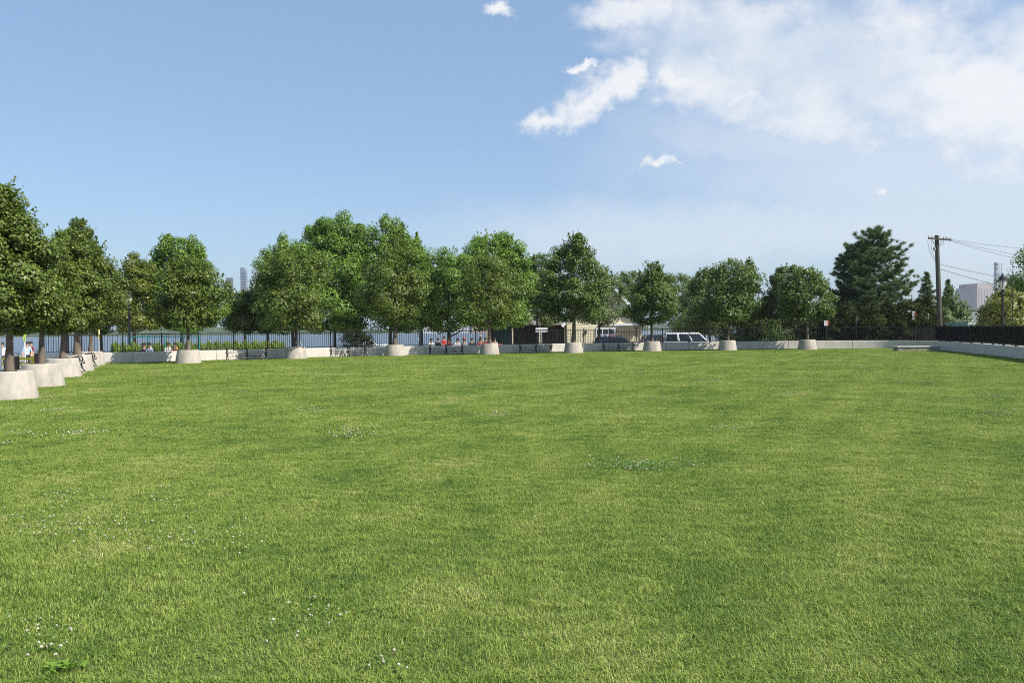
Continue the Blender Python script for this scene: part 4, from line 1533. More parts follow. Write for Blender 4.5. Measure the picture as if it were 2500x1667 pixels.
m = MB()
m.bar(lp(2266, 581.5, d - 0.25), lp(2322, 586, d - 0.25), 0.10, 0.12)
m.build('crossarm', M_POLE, o)
for k, u in enumerate((2268, 2276, 2304, 2312, 2320)):
    q = lp(u, 581 + (u - 2266) * 0.08, d - 0.25)
    m = MB()
    m.lathe([(0.02, 0.05), (0.045, 0.09), (0.03, 0.13), (0.045, 0.16), (0.02, 0.2)], 8)
    ob = m.build('insulator', M_GALV, o, smooth=True)
    ob.location = q
for a, b in (((2274, 583), (2283, 600)), ((2300, 586), (2292, 603))):
    m = MB()
    m.bar(lp(*a, d - 0.25), lp(*b, d - 0.1), 0.03)
    m.build('brace', M_GALV, o)


def wire(p, q, sag, r=0.011, n=16):
    m = MB()
    pts = []
    for i in range(n):
        t = i / (n - 1)
        c = p.lerp(q, t)
        pts.append((c.x, c.y, c.z - sag * 4 * t * (1 - t)))
    m.tube(pts, r, 5)
    m.build('wire', M_WIRE, o)


wire(lp(2320, 585, d - 0.25), lp(3100, 560, 88), 1.6)
wire(lp(2318, 586, d - 0.25), lp(3100, 600, 84), 2.0)
wire(lp(2312, 586, d - 0.25), lp(3100, 615, 80), 2.2)
wire(lp(2293, 645), lp(3100, 690, 86), 1.6, 0.014)
wire(lp(2294, 657), lp(2900, 730, 84), 1.2, 0.016)
for a, b, c in (((2266, 582), (2262, 602), (2282, 638)), ((2276, 582), (2268, 600), (2283, 634)), ((2304, 585), (2306, 598), (2293, 602)), ((2280, 578), (2287, 570), (2296, 580)), ((2304, 580), (2311, 574), (2319, 587))):
    m = MB()
    A, B_, C_ = lp(*a, d - 0.3), lp(*b, d - 0.3), lp(*c, d - 0.2)
    pts = [(1 - t) ** 2 * A + 2 * t * (1 - t) * B_ + t * t * C_ for t in np.linspace(0, 1, 9)]
    m.tube(pts, 0.012, 5)
    m.build('jumper_wire', M_WIRE, o)
m = MB()
q = lp(2281, 612, d - 0.2)
m.lathe([(0.05, 0), (0.09, 0.02), (0.09, 0.22), (0.04, 0.26)], 10)
ob = m.build('cutout_box', M_GALV, o, smooth=True)
ob.location = q

# ------------------------------------------------------------------ house, shed, cars
HD = 84.0
hx0, hx1 = X(1384, HD), X(1567, HD)
hw = (hx1 - hx0) / 2
HZ = OUT_Z
eave = P(1566, 783, HD).z - HZ
peak = P(1475, 676, HD).z - HZ
h = empty('cream_house', ((hx0 + hx1) / 2, HD, HZ), 0, 'cream gabled house with white trim behind the dark blue car', 'house')
m = MB()
m.prism([(-hw, -0.2), (hw, -0.2), (hw, eave), (0, peak - 0.25), (-hw, eave)], 0, 11, 'xz')
wl = m.build('wall', M_CREAM, h)
for k in range(9):     # clapboard courses on the gable front
    z = 0.3 + k * 0.3
    m = MB()
    m.add([(-hw, -0.02, z), (hw, -0.02, z), (hw, -0.003, z + 0.27), (-hw, -0.003, z + 0.27), (-hw, 0, z), (hw, 0, z)], [(0, 1, 2, 3), (0, 4, 5, 1)])
    m.build('clapboard', M_CREAM, wl)
sl = (peak - eave) / hw
for s_ in (-1, 1):
    m = MB()
    ov = 0.45
    m.add([(0, -ov, peak + 0.02), (s_ * (hw + ov), -ov, peak + 0.02 - sl * (hw + ov)), (s_ * (hw + ov), 11.4, peak + 0.02 - sl * (hw + ov)), (0, 11.4, peak + 0.02),
           (0, -ov, peak + 0.20), (s_ * (hw + ov), -ov, peak + 0.20 - sl * (hw + ov)), (s_ * (hw + ov), 11.4, peak + 0.20 - sl * (hw + ov)), (0, 11.4, peak + 0.20)],
          [(0, 1, 2, 3), (4, 5, 6, 7), (0, 1, 5, 4), (1, 2, 6, 5), (2, 3, 7, 6), (3, 0, 4, 7)])
    rf = m.build('roof', M_ROOF, h)
    m = MB()
    a = Vector((0, -ov - 0.03, peak + 0.08))
    b = Vector((s_ * (hw + ov + 0.05), -ov - 0.03, peak + 0.08 - sl * (hw + ov + 0.05)))
    m.bar(a, b, 0.05, 0.30)
    m.build('rake_board', M_WHITE, rf)
m = MB()
m.box(hw + 0.3, hw + 0.75, -0.5, 11.4, eave - 0.42, eave - 0.28)
m.box(hw + 0.62, hw + 0.70, -0.55, -0.47, 0, eave - 0.4)
m.build('gutter', M_WHITE, h)
# white glazed door bay with small panes, an awning on the right
bx0, bx1 = X(1455, HD) - h.location.x, X(1503, HD) - h.location.x
m = MB()
m.box(bx0, bx1, -0.12, -0.022, 0.0, 2.35)
bayo = m.build('door', M_WHITE, h)
for i in range(3):
    for j in range(2):
        m = MB()
        wx = (bx1 - bx0 - 0.2) / 3
        m.box(bx0 + 0.12 + i * wx, bx0 + 0.02 + (i + 1) * wx, -0.135, -0.122, 1.05 + j * 0.6, 1.55 + j * 0.6)
        m.build('pane', M_GLASS, bayo)
m = MB()
m.box(X(1462, HD) - h.location.x, X(1562, HD) - h.location.x, -0.2, -0.023, 2.55, 2.78)
m.build('fascia', M_WHITE, h)
ax0, ax1 = X(1506, HD) - h.location.x, X(1560, HD) - h.location.x
m = MB()
m.add([(ax0, -0.03, 2.35), (ax1, -0.03, 2.35), (ax1, -0.9, 2.05), (ax0, -0.9, 2.05), (ax0, -0.9, 1.95), (ax1, -0.9, 1.95), (ax1, -0.03, 2.25), (ax0, -0.03, 2.25)],
      [(0, 1, 2, 3), (3, 2, 5, 4), (4, 5, 6, 7), (0, 3, 4, 7), (1, 6, 5, 2)])
m.build('awning', M_BROWNWALL, h)
for uu in (1404, 1430):
    m = MB()
    cx = X(uu, HD) - h.location.x
    m.box(cx - 0.09, cx + 0.09, -0.16, -0.023, 1.75, 2.1)
    m.build('wall_lamp', M_IRON, h)
# shaded wing on the left
wx0, wx1 = X(1185, HD + 1), X(1384, HD + 1)
weave = P(1285, 793, HD).z - HZ
w = empty('house_wing', ((wx0 + wx1) / 2, HD + 1.5, HZ), 0, 'long low brown house wing with a grey roof in shade', 'house')
ww = (wx1 - wx0) / 2
m = MB()
m.box(-ww, ww - 0.05, 0.6, 7, -0.2, weave)
wwall = m.build('wall', M_BROWNWALL, w)
for k in range(26):
    m = MB()
    xx = -ww + 0.1 + k * (2 * ww - 0.3) / 25
    m.box(xx - 0.03, xx + 0.03, 0.56, 0.597, 0, weave - 0.1)
    m.build('batten', M_BROWNWALL, wwall)
m = MB()
rz_ = P(1285, 764, HD + 6).z - HZ
m.add([(-ww - 0.3, -1.0, weave - 0.05), (ww - 0.06, -1.0, weave - 0.05), (ww - 0.06, 4.5, rz_), (-ww - 0.3, 4.5, rz_), (-ww - 0.3, 9.5, weave), (ww - 0.06, 9.5, weave),
       (-ww - 0.3, -1.0, weave + 0.12), (ww - 0.06, -1.0, weave + 0.12), (ww - 0.06, 4.5, rz_ + 0.17), (-ww - 0.3, 4.5, rz_ + 0.17), (-ww - 0.3, 9.5, weave + 0.17), (ww - 0.06, 9.5, weave + 0.17)],
      [(0, 1, 2, 3), (3, 2, 5, 4), (6, 7, 8, 9), (9, 8, 11, 10), (0, 1, 7, 6), (4, 5, 11, 10), (0, 6, 9, 3), (3, 9, 10, 4), (1, 7, 8, 2), (2, 8, 11, 5)])
m.build('roof', M_ROOF, w)
m = MB()
m.box(-ww - 0.3, ww - 0.06, -1.05, -1.003, weave - 0.02, weave + 0.13)
m.build('fascia', mat('grey_trim', (0.42, 0.38, 0.30), 0.8, 0.05, 3), w)
for xx in (-ww + 0.2, -ww / 3, ww / 3, ww - 0.25):
    m = MB()
    m.box(xx - 0.07, xx + 0.07, -0.9, -0.76, -0.1, weave - 0.06)
    m.build('porch_post', M_CREAM, w)

o = empty('storage_shed', (X(1220, 72), 72, OUT_Z), 0, 'dark green metal storage box in the shade behind the seated people', 'shed')
sw = 52 / F * 72 / 2
zt = P(1220, 803, 72).z - OUT_Z
m = MB()
m.box(-sw, sw, 0, 2.2, 0, zt)
bd = m.build('body', M_GREENSHED, o)
for k in range(9):
    m = MB()
    xx = -sw + 0.1 + k * (2 * sw - 0.2) / 8
    m.box(xx - 0.03, xx + 0.03, -0.03, -0.002, 0.05, zt - 0.08)
    m.build('rib', M_GREENSHED, bd)
m = MB()
m.box(-sw - 0.06, sw + 0.06, -0.06, 2.26, zt + 0.002, zt + 0.07)
m.build('lid', mat('shed_lid', (0.05, 0.07, 0.065), 0.5, 0.1, 3), o)

CARPAINT = {}


def paint(name, col, rough=0.25):
    m = mat(name, col, rough, 0.02, 2, spec=0.6)
    N = m.node_tree.nodes
    N['Principled BSDF'].inputs['Coat Weight'].default_value = 0.6
    return m


def car(name, label, x, y, pm, L=5.1, Wd=1.95, Hh=1.82, rz=0.0, hood=1.25, rear=0.25, cat='car'):
    o = empty(name, (x, y, OUT_Z + 0.004), rz, label, cat, 'parked cars beyond the fence')
    hl, hw_ = L / 2, Wd / 2
    belt = 1.05 if Hh > 1.7 else 0.92
    # lower body with wheel arches, nose towards +x
    prof = [(-hl, 0.42), (-hl + 0.02, belt - 0.1), (-hl + 0.10, belt), (hl - hood, belt), (hl - 0.35, belt - 0.10), (hl - 0.06, belt - 0.24), (hl, 0.55), (hl - 0.03, 0.36)]
    for cx in (hl - 0.95, -hl + 1.05):
        prof += [(cx + 0.43 * math.cos(a), 0.36 + 0.43 * math.sin(a)) for a in np.linspace(0, math.pi, 9)]
    prof += [(-hl + 0.05, 0.36)]
    m = MB()
    m.prism(prof, -hw_, hw_, 'xz')
    m.build('body', pm, o, bevel=0.035, smooth=True)
    # greenhouse
    gb = [(-hl + 0.08, belt + 0.001), (hl - hood + 0.12, belt + 0.001)]
    gt = [(-hl + rear + 0.10, Hh), (hl - hood - 0.75, Hh)]
    ti = 0.16
    m = MB()
    vs = []
    for (xb, zb), yy in ((gb[0], -hw_ + 0.05), (gb[1], -hw_ + 0.05), (gb[1], hw_ - 0.05), (gb[0], hw_ - 0.05)):
        vs.append((xb, yy, zb))
    for (xb, zb), yy in ((gt[0], -hw_ + 0.05 + ti), (gt[1], -hw_ + 0.05 + ti), (gt[1], hw_ - 0.05 - ti), (gt[0], hw_ - 0.05 - ti)):
        vs.append((xb, yy, zb))
    m.add(vs, [(0, 3, 2, 1), (4, 5, 6, 7), (0, 1, 5, 4), (1, 2, 6, 5), (2, 3, 7, 6), (3, 0, 4, 7)])
    m.build('cabin', pm, o, bevel=0.11, smooth=True)

    def side(t0, t1, s, z0=0.10, z1=0.86, nm='window'):
        """pane on the cabin side between fractions t0..t1 of its length"""
        pts = []
        for t, k in ((t0, z0), (t1, z0), (t1, z1), (t0, z1)):
            xb = gb[0][0] + (gb[1][0] - gb[0][0]) * t
            xt = gt[0][0] + (gt[1][0] - gt[0][0]) * t
            yy = (hw_ - 0.05) - ti * k + 0.006
            pts.append((xb + (xt - xb) * k, s * yy, belt + (Hh - belt) * k))
        mm = MB()
        mm.add(pts + [(a, b - s * 0.02, c) for a, b, c in pts], [(0, 1, 2, 3), (7, 6, 5, 4), (0, 4, 5, 1), (1, 5, 6, 2), (2, 6, 7, 3), (3, 7, 4, 0)])
        mm.build(nm, M_GLASS, o)
    for s in (-1, 1):
        side(0.03, 0.31, s)
        side(0.36, 0.62, s)
        side(0.65, 0.955, s)
    # windscreen and rear window
    for e, nm in ((1, 'windscreen'), (0, 'rear_window')):
        pts = []
        sg = 1 if e else -1
        for k, yy in ((0.08, -1), (0.08, 1), (0.9, 1), (0.9, -1)):
            xx = gb[e][0] + (gt[e][0] - gb[e][0]) * k + sg * 0.008
            pts.append((xx, yy * (hw_ - 0.13 - ti * k), belt + (Hh - belt) * k))
        mm = MB()
        mm.add(pts + [(a - sg * 0.02, b, c) for a, b, c in pts], [(0, 1, 2, 3), (7, 6, 5, 4), (0, 4, 5, 1), (1, 5, 6, 2), (2, 6, 7, 3), (3, 7, 4, 0)])
        mm.build(nm, M_GLASS, o)
    for cx in (hl - 0.95, -hl + 1.05):
        for s in (-1, 1):
            mm = MB()
            pr = [(0.20, -0.10), (0.34, -0.10), (0.365, -0.06), (0.365, 0.06), (0.34, 0.10), (0.20, 0.10)]
            n = 20
            vs, fs = [], []
            for r, t in pr:
                for k in range(n):
                    a = 2 * math.pi * k / n
                    vs.append((cx + r * math.cos(a), s * (hw_ - 0.13) + t, 0.365 + r * math.sin(a)))
            for i in range(len(pr) - 1):
                for k in range(n):
                    fs.append((i * n + k, i * n + (k + 1) % n, (i + 1) * n + (k + 1) % n, (i + 1) * n + k))
            mm.add(vs, fs)
            wh = mm.build('wheel', M_RUBBER, o, smooth=True)
            mm = MB()
            mm.tube([(cx, s * (hw_ - 0.13) - 0.09, 0.365), (cx, s * (hw_ - 0.13) + 0.09, 0.365)], 0.205, 12)
            mm.build('rim', M_STEEL, wh, smooth=False)
    for s in (-1, 1):
        mm = MB()
        mm.box(hl - 0.10, hl - 0.012, s * (hw_ - 0.28) - 0.16, s * (hw_ - 0.28) + 0.16, 0.64, 0.78)
        mm.build('headlight', M_STEEL, o)
        mm = MB()
        mm.box(-hl - 0.006, -hl + 0.08, s * (hw_ - 0.14) - 0.07, s * (hw_ - 0.14) + 0.07, 0.68, 0.92)
        mm.build('tail_light', M_RED, o)
        mm = MB()
        mm.box(hl - hood - 0.12, hl - hood + 0.0, s * (hw_ + 0.10) - 0.09, s * (hw_ + 0.10) + 0.09, belt + 0.02, belt + 0.18)
        mm.build('mirror', pm, o)
        mm = MB()
        mm.tube([(gt[0][0] + 0.2, s * (hw_ - 0.3), Hh + 0.05), (gt[1][0] - 0.1, s * (hw_ - 0.3), Hh + 0.05)], 0.022, 6)
        mm.bar((gt[0][0] + 0.25, s * (hw_ - 0.3), Hh - 0.02), (gt[0][0] + 0.25, s * (hw_ - 0.3), Hh + 0.05), 0.03)
        mm.bar((gt[1][0] - 0.15, s * (hw_ - 0.3), Hh - 0.02), (gt[1][0] - 0.15, s * (hw_ - 0.3), Hh + 0.05), 0.03)
        mm.build('roof_rail', M_IRON, o)
    mm = MB()
    mm.box(hl - 0.02, hl + 0.05, -hw_ + 0.1, hw_ - 0.1, 0.40, 0.56)
    mm.build('bumper', M_IRON, o)
    return o


dW = 73.0
car('parked_car', 'white sport utility car seen side-on between two planters', X(1690, dW), dW, paint('white_car_paint', (0.82, 0.82, 0.82)), L=5.5, Hh=1.86, hood=1.55)
dB = 71.0
car('parked_car', 'dark blue car seen side-on behind the fifth bench', X(1507, dB), dB, paint('navy_car_paint', (0.018, 0.024, 0.048)), L=4.5, Hh=1.56, hood=1.05, rear=0.3)
car('parked_car', 'dark grey car partly hidden behind the tail of the white car', X(1622, 79), 79.0, paint('grey_car_paint', (0.13, 0.14, 0.14)), L=4.6, Hh=1.60, hood=1.2, rz=0.15)

# washing-line of bright goods hung beside the house door
o = empty('goods_rack', (X(1487, 82), 82.0, OUT_Z), 0, 'rack of blue and pink hanging goods in front of the house door', 'rack')
m = MB()
for xx in (-1.1, 1.1):
    m.tube([(xx, 0, 0), (xx, 0, 1.75)], 0.02, 6)
m.tube([(-1.1, 0, 1.72), (1.1, 0, 1.72)], 0.02, 6)
m.build('frame', M_GALV, o)
cols = [(0.30, 0.48, 0.66), (0.62, 0.70, 0.76), (0.10, 0.25, 0.55), (0.60, 0.66, 0.74), (0.62, 0.30, 0.42), (0.70, 0.25, 0.33), (0.25, 0.10, 0.12), (0.12, 0.10, 0.12)]
for k, c in enumerate(cols):
    m = MB()
    xx = -0.98 + k * 0.28
    m.add([(xx - 0.11, -0.04, 1.0), (xx + 0.11, -0.04, 1.02), (xx + 0.12, -0.03, 1.45), (xx + 0.03, -0.02, 1.70), (xx - 0.03, -0.02, 1.70), (xx - 0.12, -0.03, 1.45),
           (xx - 0.10, 0.04, 1.0), (xx + 0.10, 0.04, 1.02), (xx + 0.12, 0.03, 1.45), (xx + 0.03, 0.02, 1.70), (xx - 0.03, 0.02, 1.70), (xx - 0.12, 0.03, 1.45)],
          [(0, 1, 2, 3, 4, 5), (11, 10, 9, 8, 7, 6)] + [(i, i + 6, (i + 1) % 6 + 6, (i + 1) % 6) for i in range(6)])
    m.build('hanging_cloth', mat('cloth_%d' % k, c, 0.9, 0.1, 8), o)

# ------------------------------------------------------------------ people
SKEL = {
    # name: (points with radii, edges)
    'sit': {'hip': (0, 0, 0.52, .155), 'waist': (0, 0.02, 0.70, .135), 'chest': (0, 0.0, 0.92, .155), 'neck': (0, -0.01, 1.09, .055), 'head0': (0, -0.03, 1.17, .085), 'head1': (0, -0.04, 1.28, .095),
            'shL': (-0.17, 0, 1.00, .065), 'elL': (-0.23, -0.08, 0.76, .05), 'waL': (-0.15, -0.30, 0.66, .036), 'haL': (-0.11, -0.38, 0.65, .038),
            'shR': (0.17, 0, 1.00, .065), 'elR': (0.23, -0.08, 0.76, .05), 'waR': (0.15, -0.30, 0.66, .036), 'haR': (0.11, -0.38, 0.65, .038),
            'hiL': (-0.10, -0.03, 0.52, .10), 'knL': (-0.12, -0.46, 0.54, .07), 'anL': (-0.12, -0.44, 0.10, .045), 'ftL': (-0.13, -0.60, 0.045, .042),
            'hiR': (0.10, -0.03, 0.52, .10), 'knR': (0.12, -0.46, 0.54, .07), 'anR': (0.12, -0.44, 0.10, .045), 'ftR': (0.13, -0.60, 0.045, .042)},
    'stand': {'hip': (0, 0, 0.95, .15), 'waist': (0, 0.01, 1.12, .135), 'chest': (0, 0, 1.33, .155), 'neck': (0, -0.01, 1.50, .055), 'head0': (0, -0.02, 1.58, .085), 'head1': (0, -0.03, 1.69, .095),
              'shL': (-0.18, 0, 1.42, .065), 'elL': (-0.25, 0.01, 1.14, .048), 'waL': (-0.22, -0.14, 0.92, .036), 'haL': (-0.21, -0.19, 0.84, .038),
              'shR': (0.18, 0, 1.42, .065), 'elR': (0.25, 0.01, 1.14, .048), 'waR': (0.22, -0.14, 0.92, .036), 'haR': (0.21, -0.19, 0.84, .038),
              'hiL': (-0.10, 0, 0.90, .10), 'knL': (-0.11, -0.03, 0.50, .068), 'anL': (-0.11, 0.01, 0.09, .045), 'ftL': (-0.12, -0.15, 0.045, .042),
              'hiR': (0.10, 0, 0.90, .10), 'knR': (0.11, -0.01, 0.50, .068), 'anR': (0.11, 0.03, 0.09, .045), 'ftR': (0.12, -0.13, 0.045, .042)}}
EDG = [('hip', 'waist'), ('waist', 'chest'), ('chest', 'neck'), ('neck', 'head0'), ('head0', 'head1'), ('chest', 'shL'), ('shL', 'elL'), ('elL', 'waL'), ('waL', 'haL'),
       ('chest', 'shR'), ('shR', 'elR'), ('elR', 'waR'), ('waR', 'haR'), ('hip', 'hiL'), ('hiL', 'knL'), ('knL', 'anL'), ('anL', 'ftL'), ('hip', 'hiR'), ('hiR', 'knR'), ('knR', 'anR'), ('anR', 'ftR')]


def body_mesh(pose):
    sk = SKEL[pose]
    names = list(sk)
    me = bpy.data.meshes.new('body_' + pose)
    me.from_pydata([sk[n][:3] for n in names], [(names.index(a), names.index(b)) for a, b in EDG], [])
    o = bpy.data.objects.new('body_tmp', me)
    COL.objects.link(o)
    o.modifiers.new('Skin', 'SKIN')
    for i, n in enumerate(names):
        me.skin_vertices[0].data[i].radius = (sk[n][3], sk[n][3] * (0.78 if n in ('hip', 'waist', 'chest') else 1.0))
        me.skin_vertices[0].data[i].use_root = (n == 'hip')
    sd = o.modifiers.new('Sub', 'SUBSURF')
    sd.levels = sd.render_levels = 2
    dg = bpy.context.evaluated_depsgraph_get()
    res = bpy.data.meshes.new_from_object(o.evaluated_get(dg))
    bpy.data.objects.remove(o)
    # clothing by the nearest bone: 0 skin, 1 shirt, 2 trousers, 3 shoes
    segs = []
    for a, b in EDG:
        if a.startswith('head') or b.startswith('head') or b == 'neck' or b[:2] in ('wa', 'ha') and b != 'waist':
            k = 0
        elif b[:2] == 'ft':
            k = 3
        elif b[:2] in ('hi', 'kn', 'an'):
            k = 2
        else:
            k = 1
        segs.append((Vector(sk[a][:3]), Vector(sk[b][:3]), k))
    mi = []
    for p in res.polygons:
        c = p.center
        best, bk = 9, 0
        for a, b, k in segs:
            ab = b - a
            t = max(0, min(1, (c - a).dot(ab) / ab.length_squared))
            dd = (c - (a + ab * t)).length
            if dd < best:
                best, bk = dd, k
        mi.append(bk)
    for _ in range(4):
        res.materials.append(None)
    res.polygons.foreach_set('material_index', np.array(mi, np.int32))
    res.polygons.foreach_set('use_smooth', np.ones(len(mi), bool))
    return res


BODY = {p: body_mesh(p) for p in SKEL}


def cloth(name, c):
    return mat('cloth_' + name, c, 0.9, 0.08, 12)


def person(label, u, d, pose, shirt, pants, rz=0.0, hat=None, zb=TERR_Z, sc=1.0):
    o = empty('person', (X(u, d), d, zb), rz, label, 'person', 'people beyond the fence')
    o.scale = (sc, sc, sc)
    b = link(bpy.data.objects.new('body', BODY[pose]), o)
    for i, mm in enumerate((M_SKIN, shirt, pants, M_RUBBER)):
        b.material_slots[i].link = 'OBJECT'
        b.material_slots[i].material = mm
    hd = SKEL[pose]['head1']
    m = MB()
    c = (hd[0], hd[1] + 0.018, hd[2] + 0.02)
    m.lathe([(0.108, -0.05), (0.116, 0.0), (0.105, 0.055), (0.07, 0.095), (0.0005, 0.112)], 12)
    m.v = [(a + c[0], bb + c[1], e + c[2]) for a, bb, e in m.v]
    m.build('hair', M_HAIR, o, smooth=True)
    if hat:
        m = MB()
        m.lathe([(0.20, 0.02), (0.20, 0.03), (0.12, 0.04), (0.115, 0.12), (0.0005, 0.145)], 14)
        m.v = [(a + c[0], bb + c[1], e + c[2]) for a, bb, e in m.v]
        m.build('hat', hat, o, smooth=True)
    if pose == 'sit':
        s_ = empty('folding_chair', (X(u, d), d, zb), rz, None, None)
        return o, s_
    return o, None


C = {n: cloth(n, c) for n, c in {'red': (0.60, 0.05, 0.05), 'white': (0.75, 0.74, 0.72), 'pink': (0.72, 0.30, 0.30), 'dark': (0.03, 0.03, 0.035), 'cream': (0.62, 0.52, 0.40),
                                 'blue': (0.45, 0.55, 0.70), 'navy': (0.03, 0.04, 0.08), 'tan': (0.55, 0.43, 0.28), 'orange': (0.60, 0.25, 0.08), 'maroon': (0.22, 0.03, 0.04)}.items()}
straw = mat('straw', (0.62, 0.50, 0.32), 0.9, 0.08, 20)


def chair(o, label, cm):
    """metal frame folding chair under a seated person"""
    tag(o, label, 'chair', 'folding chairs under the seated people')
    m = MB()
    m.box(-0.22, 0.22, -0.22, 0.2, 0.37, 0.40)
    m.build('seat', cm, o)
    m = MB()
    m.box(-0.22, 0.22, 0.22, 0.25, 0.52, 0.84)
    m.build('backrest', cm, o)
    for sx in (-1, 1):
        m = MB()
        m.tube([(sx * 0.21, -0.2, 0), (sx * 0.21, -0.19, 0.37)], 0.014, 6)
        m.build('leg', M_IRON, o)
        m = MB()
        m.tube([(sx * 0.21, 0.26, 0), (sx * 0.21, 0.19, 0.38), (sx * 0.21, 0.26, 0.86)], 0.014, 6)
        m.build('leg', M_IRON, o)


SEATED = [
    (1053, 64.5, 'white', 'dark', 0.2, None, 'person in a white top seated at the left end of the group'),
    (1096, 65.5, 'maroon', 'dark', -0.2, None, 'person in a dark red top seated beside the standing red shirt'),
    (1117, 64.5, 'white', 'navy', 0.3, None, 'person in a white shirt seated between the two forked trunks'),
    (1133, 64.0, 'cream', 'cream', -0.1, C['red'], 'person in cream with a red cap seated behind the third bench'),
    (1152, 66.0, 'dark', 'dark', 0.6, None, 'person in dark clothes seated in the trunk shade'),
    (1173, 63.5, 'red', 'white', 0.1, None, 'person in a bright red top seated beside the planter rim'),
    (1186, 66.5, 'red', 'dark', -0.5, None, 'person in a red top seated further back by the green shed'),
    (1208, 66.0, 'cream', 'tan', 0.0, None, 'person in a cream top seated above the planter rim'),
    (1069, 67.5, 'dark', 'navy', 2.6, None, 'person in dark clothes with their back turned, left of the red shirt'),
]
for u, d, s_, p_, rz, hat, lab in SEATED:
    pr, ch = person(lab, u, d, 'sit', C[s_], C[p_], rz, hat)
    chair(ch, 'dark folding chair under the ' + ' '.join(lab.split()[:6]), C['dark'])
person('person in a red shirt and white trousers standing left of the forked trunk', 1084, 65.0, 'stand', C['red'], C['white'], 0.4, sc=0.86)
person('person in tan with a straw hat standing right of the forked trunks', 1174, 67.0, 'stand', C['tan'], C['dark'], -0.3, straw, sc=0.86)
for u, s_, rz, lab in ((353, 'dark', 0.3, 'person in black seated under the teal railing, leftmost of four'), (366, 'blue', -0.2, 'person in a pale blue shirt seated under the teal railing'),
                       (411, 'white', 0.4, 'person in white seated beside the maple trunk under the teal railing'), (428, 'orange', -0.4, 'person in orange seated just left of the maple trunk')):
    pr, ch = person(lab, u, 54.5, 'sit', C[s_], C['navy'], rz)
    chair(ch, 'low dark chair under the ' + ' '.join(lab.split()[:6]), C['dark'])
person('person in a pale blue shirt walking beyond the yellow barrier', 66, 52.0, 'stand', C['blue'], C['dark'], 0.5, zb=OUT_Z)
person('person in red walking beyond the yellow barrier near the bollard', 76, 54.0, 'stand', C['maroon'], C['tan'], -0.6, zb=OUT_Z)
person('person in white walking at the far left edge beyond the barrier', 5, 50.0, 'stand', C['white'], C['navy'], 0.2, zb=OUT_Z)

# stacked red chairs and a red cool box by the shed
o = empty('red_chair_stack', (X(1222, 66), 66, OUT_Z), 0.3, 'stack of bright red plastic chairs beside the green shed', 'chair stack')
for k in range(4):
    m = MB()
    z = 0.40 + 0.09 * k
    y0 = -0.05 * k
    m.box(-0.25, 0.25, -0.25 + y0, 0.22 + y0, z, z + 0.035)
    m.add([(-0.25, 0.20 + y0, z + 0.03), (0.25, 0.20 + y0, z + 0.03), (0.22, 0.34 + y0, z + 0.45), (-0.22, 0.34 + y0, z + 0.45), (-0.25, 0.23 + y0, z + 0.03), (0.25, 0.23 + y0, z + 0.03), (0.22, 0.37 + y0, z + 0.45), (-0.22, 0.37 + y0, z + 0.45)],
          [(0, 1, 2, 3), (7, 6, 5, 4), (0, 4, 5, 1), (1, 5, 6, 2), (2, 6, 7, 3), (3, 7, 4, 0)])
    for sx in (-0.22, 0.22):
        for sy in (-0.22, 0.2):
            m.bar((sx, sy + y0, z - (0.40 if k == 0 else 0.12)), (sx, sy + y0, z), 0.04)
    m.build('chair', M_RED, o)
o = empty('cool_box', (X(1266, 74), 74, OUT_Z), 0, 'red cool box with a white lid against the shaded wing', 'box')
m = MB()
m.box(-0.35, 0.35, -0.22, 0.22, 0, 0.42)
m.build('body', M_RED, o, bevel=0.03)
m = MB()
m.box(-0.37, 0.37, -0.24, 0.24, 0.422, 0.50)
m.build('lid', M_WHITE, o, bevel=0.02)
o['label'] = 'red cool box with a white lid against the shaded wing'


# ------------------------------------------------------------------ boats, far shore, skyline
def boat(label, u, d, L, rz):
    o = empty('motor_boat', (X(u, d), d, WATER_Z), rz, label, 'boat', 'white boats on the river')
    hw_ = L * 0.16
    sec = []
    for t in np.linspace(0, 1, 9):
        x = -L / 2 + L * t
        wv = hw_ * (1 - max(0, (t - 0.45) / 0.55) ** 2.2)
        zs = 0.09 * L + 0.07 * L * t * t
        sec.append([(x, -wv, zs), (x, -wv * 0.82, 0.02 * L), (x, 0, -0.05 * L), (x, wv * 0.82, 0.02 * L), (x, wv, zs)])
    m = MB()
    vs = [p for s_ in sec for p in s_]
    fs = []
    for i in range(8):
        for k in range(4):
            fs.append((i * 5 + k, i * 5 + k + 1, (i + 1) * 5 + k + 1, (i + 1) * 5 + k))
        fs.append((i * 5 + 4, i * 5, (i + 1) * 5, (i + 1) * 5 + 4))
    fs.append((0, 1, 2, 3, 4))
    m.add(vs, fs)
    m.build('hull', M_WHITE, o, smooth=True)
    m = MB()
    m.prism([(-L * 0.25, 0.09 * L), (L * 0.22, 0.11 * L), (L * 0.12, 0.22 * L), (-L * 0.22, 0.23 * L)], -hw_ * 0.7, hw_ * 0.7, 'xz')
    cb = m.build('cabin', M_WHITE, o)
    for s_ in (-1, 1):
        m = MB()
        m.box(-L * 0.2, L * 0.11, s_ * hw_ * 0.71 - 0.01, s_ * hw_ * 0.71 + 0.01, 0.155 * L, 0.195 * L)
        m.build('window', M_GLASS, cb)
    m = MB()
    m.tube([(0, 0, 0.22 * L), (-0.05 * L, 0, 0.42 * L)], 0.012 * L, 6)
    m.build('mast', M_WHITE, o)


boat('white motor boat on the river right of the stout planter trunk', 1026, 120, 7.5, 0.9)
boat('white motor boat on the river left of the first long bench', 516, 150, 6.5, -0.5)
boat('small white boat on the river seen between trunks above the second bench', 905, 190, 7.5, 0.2)

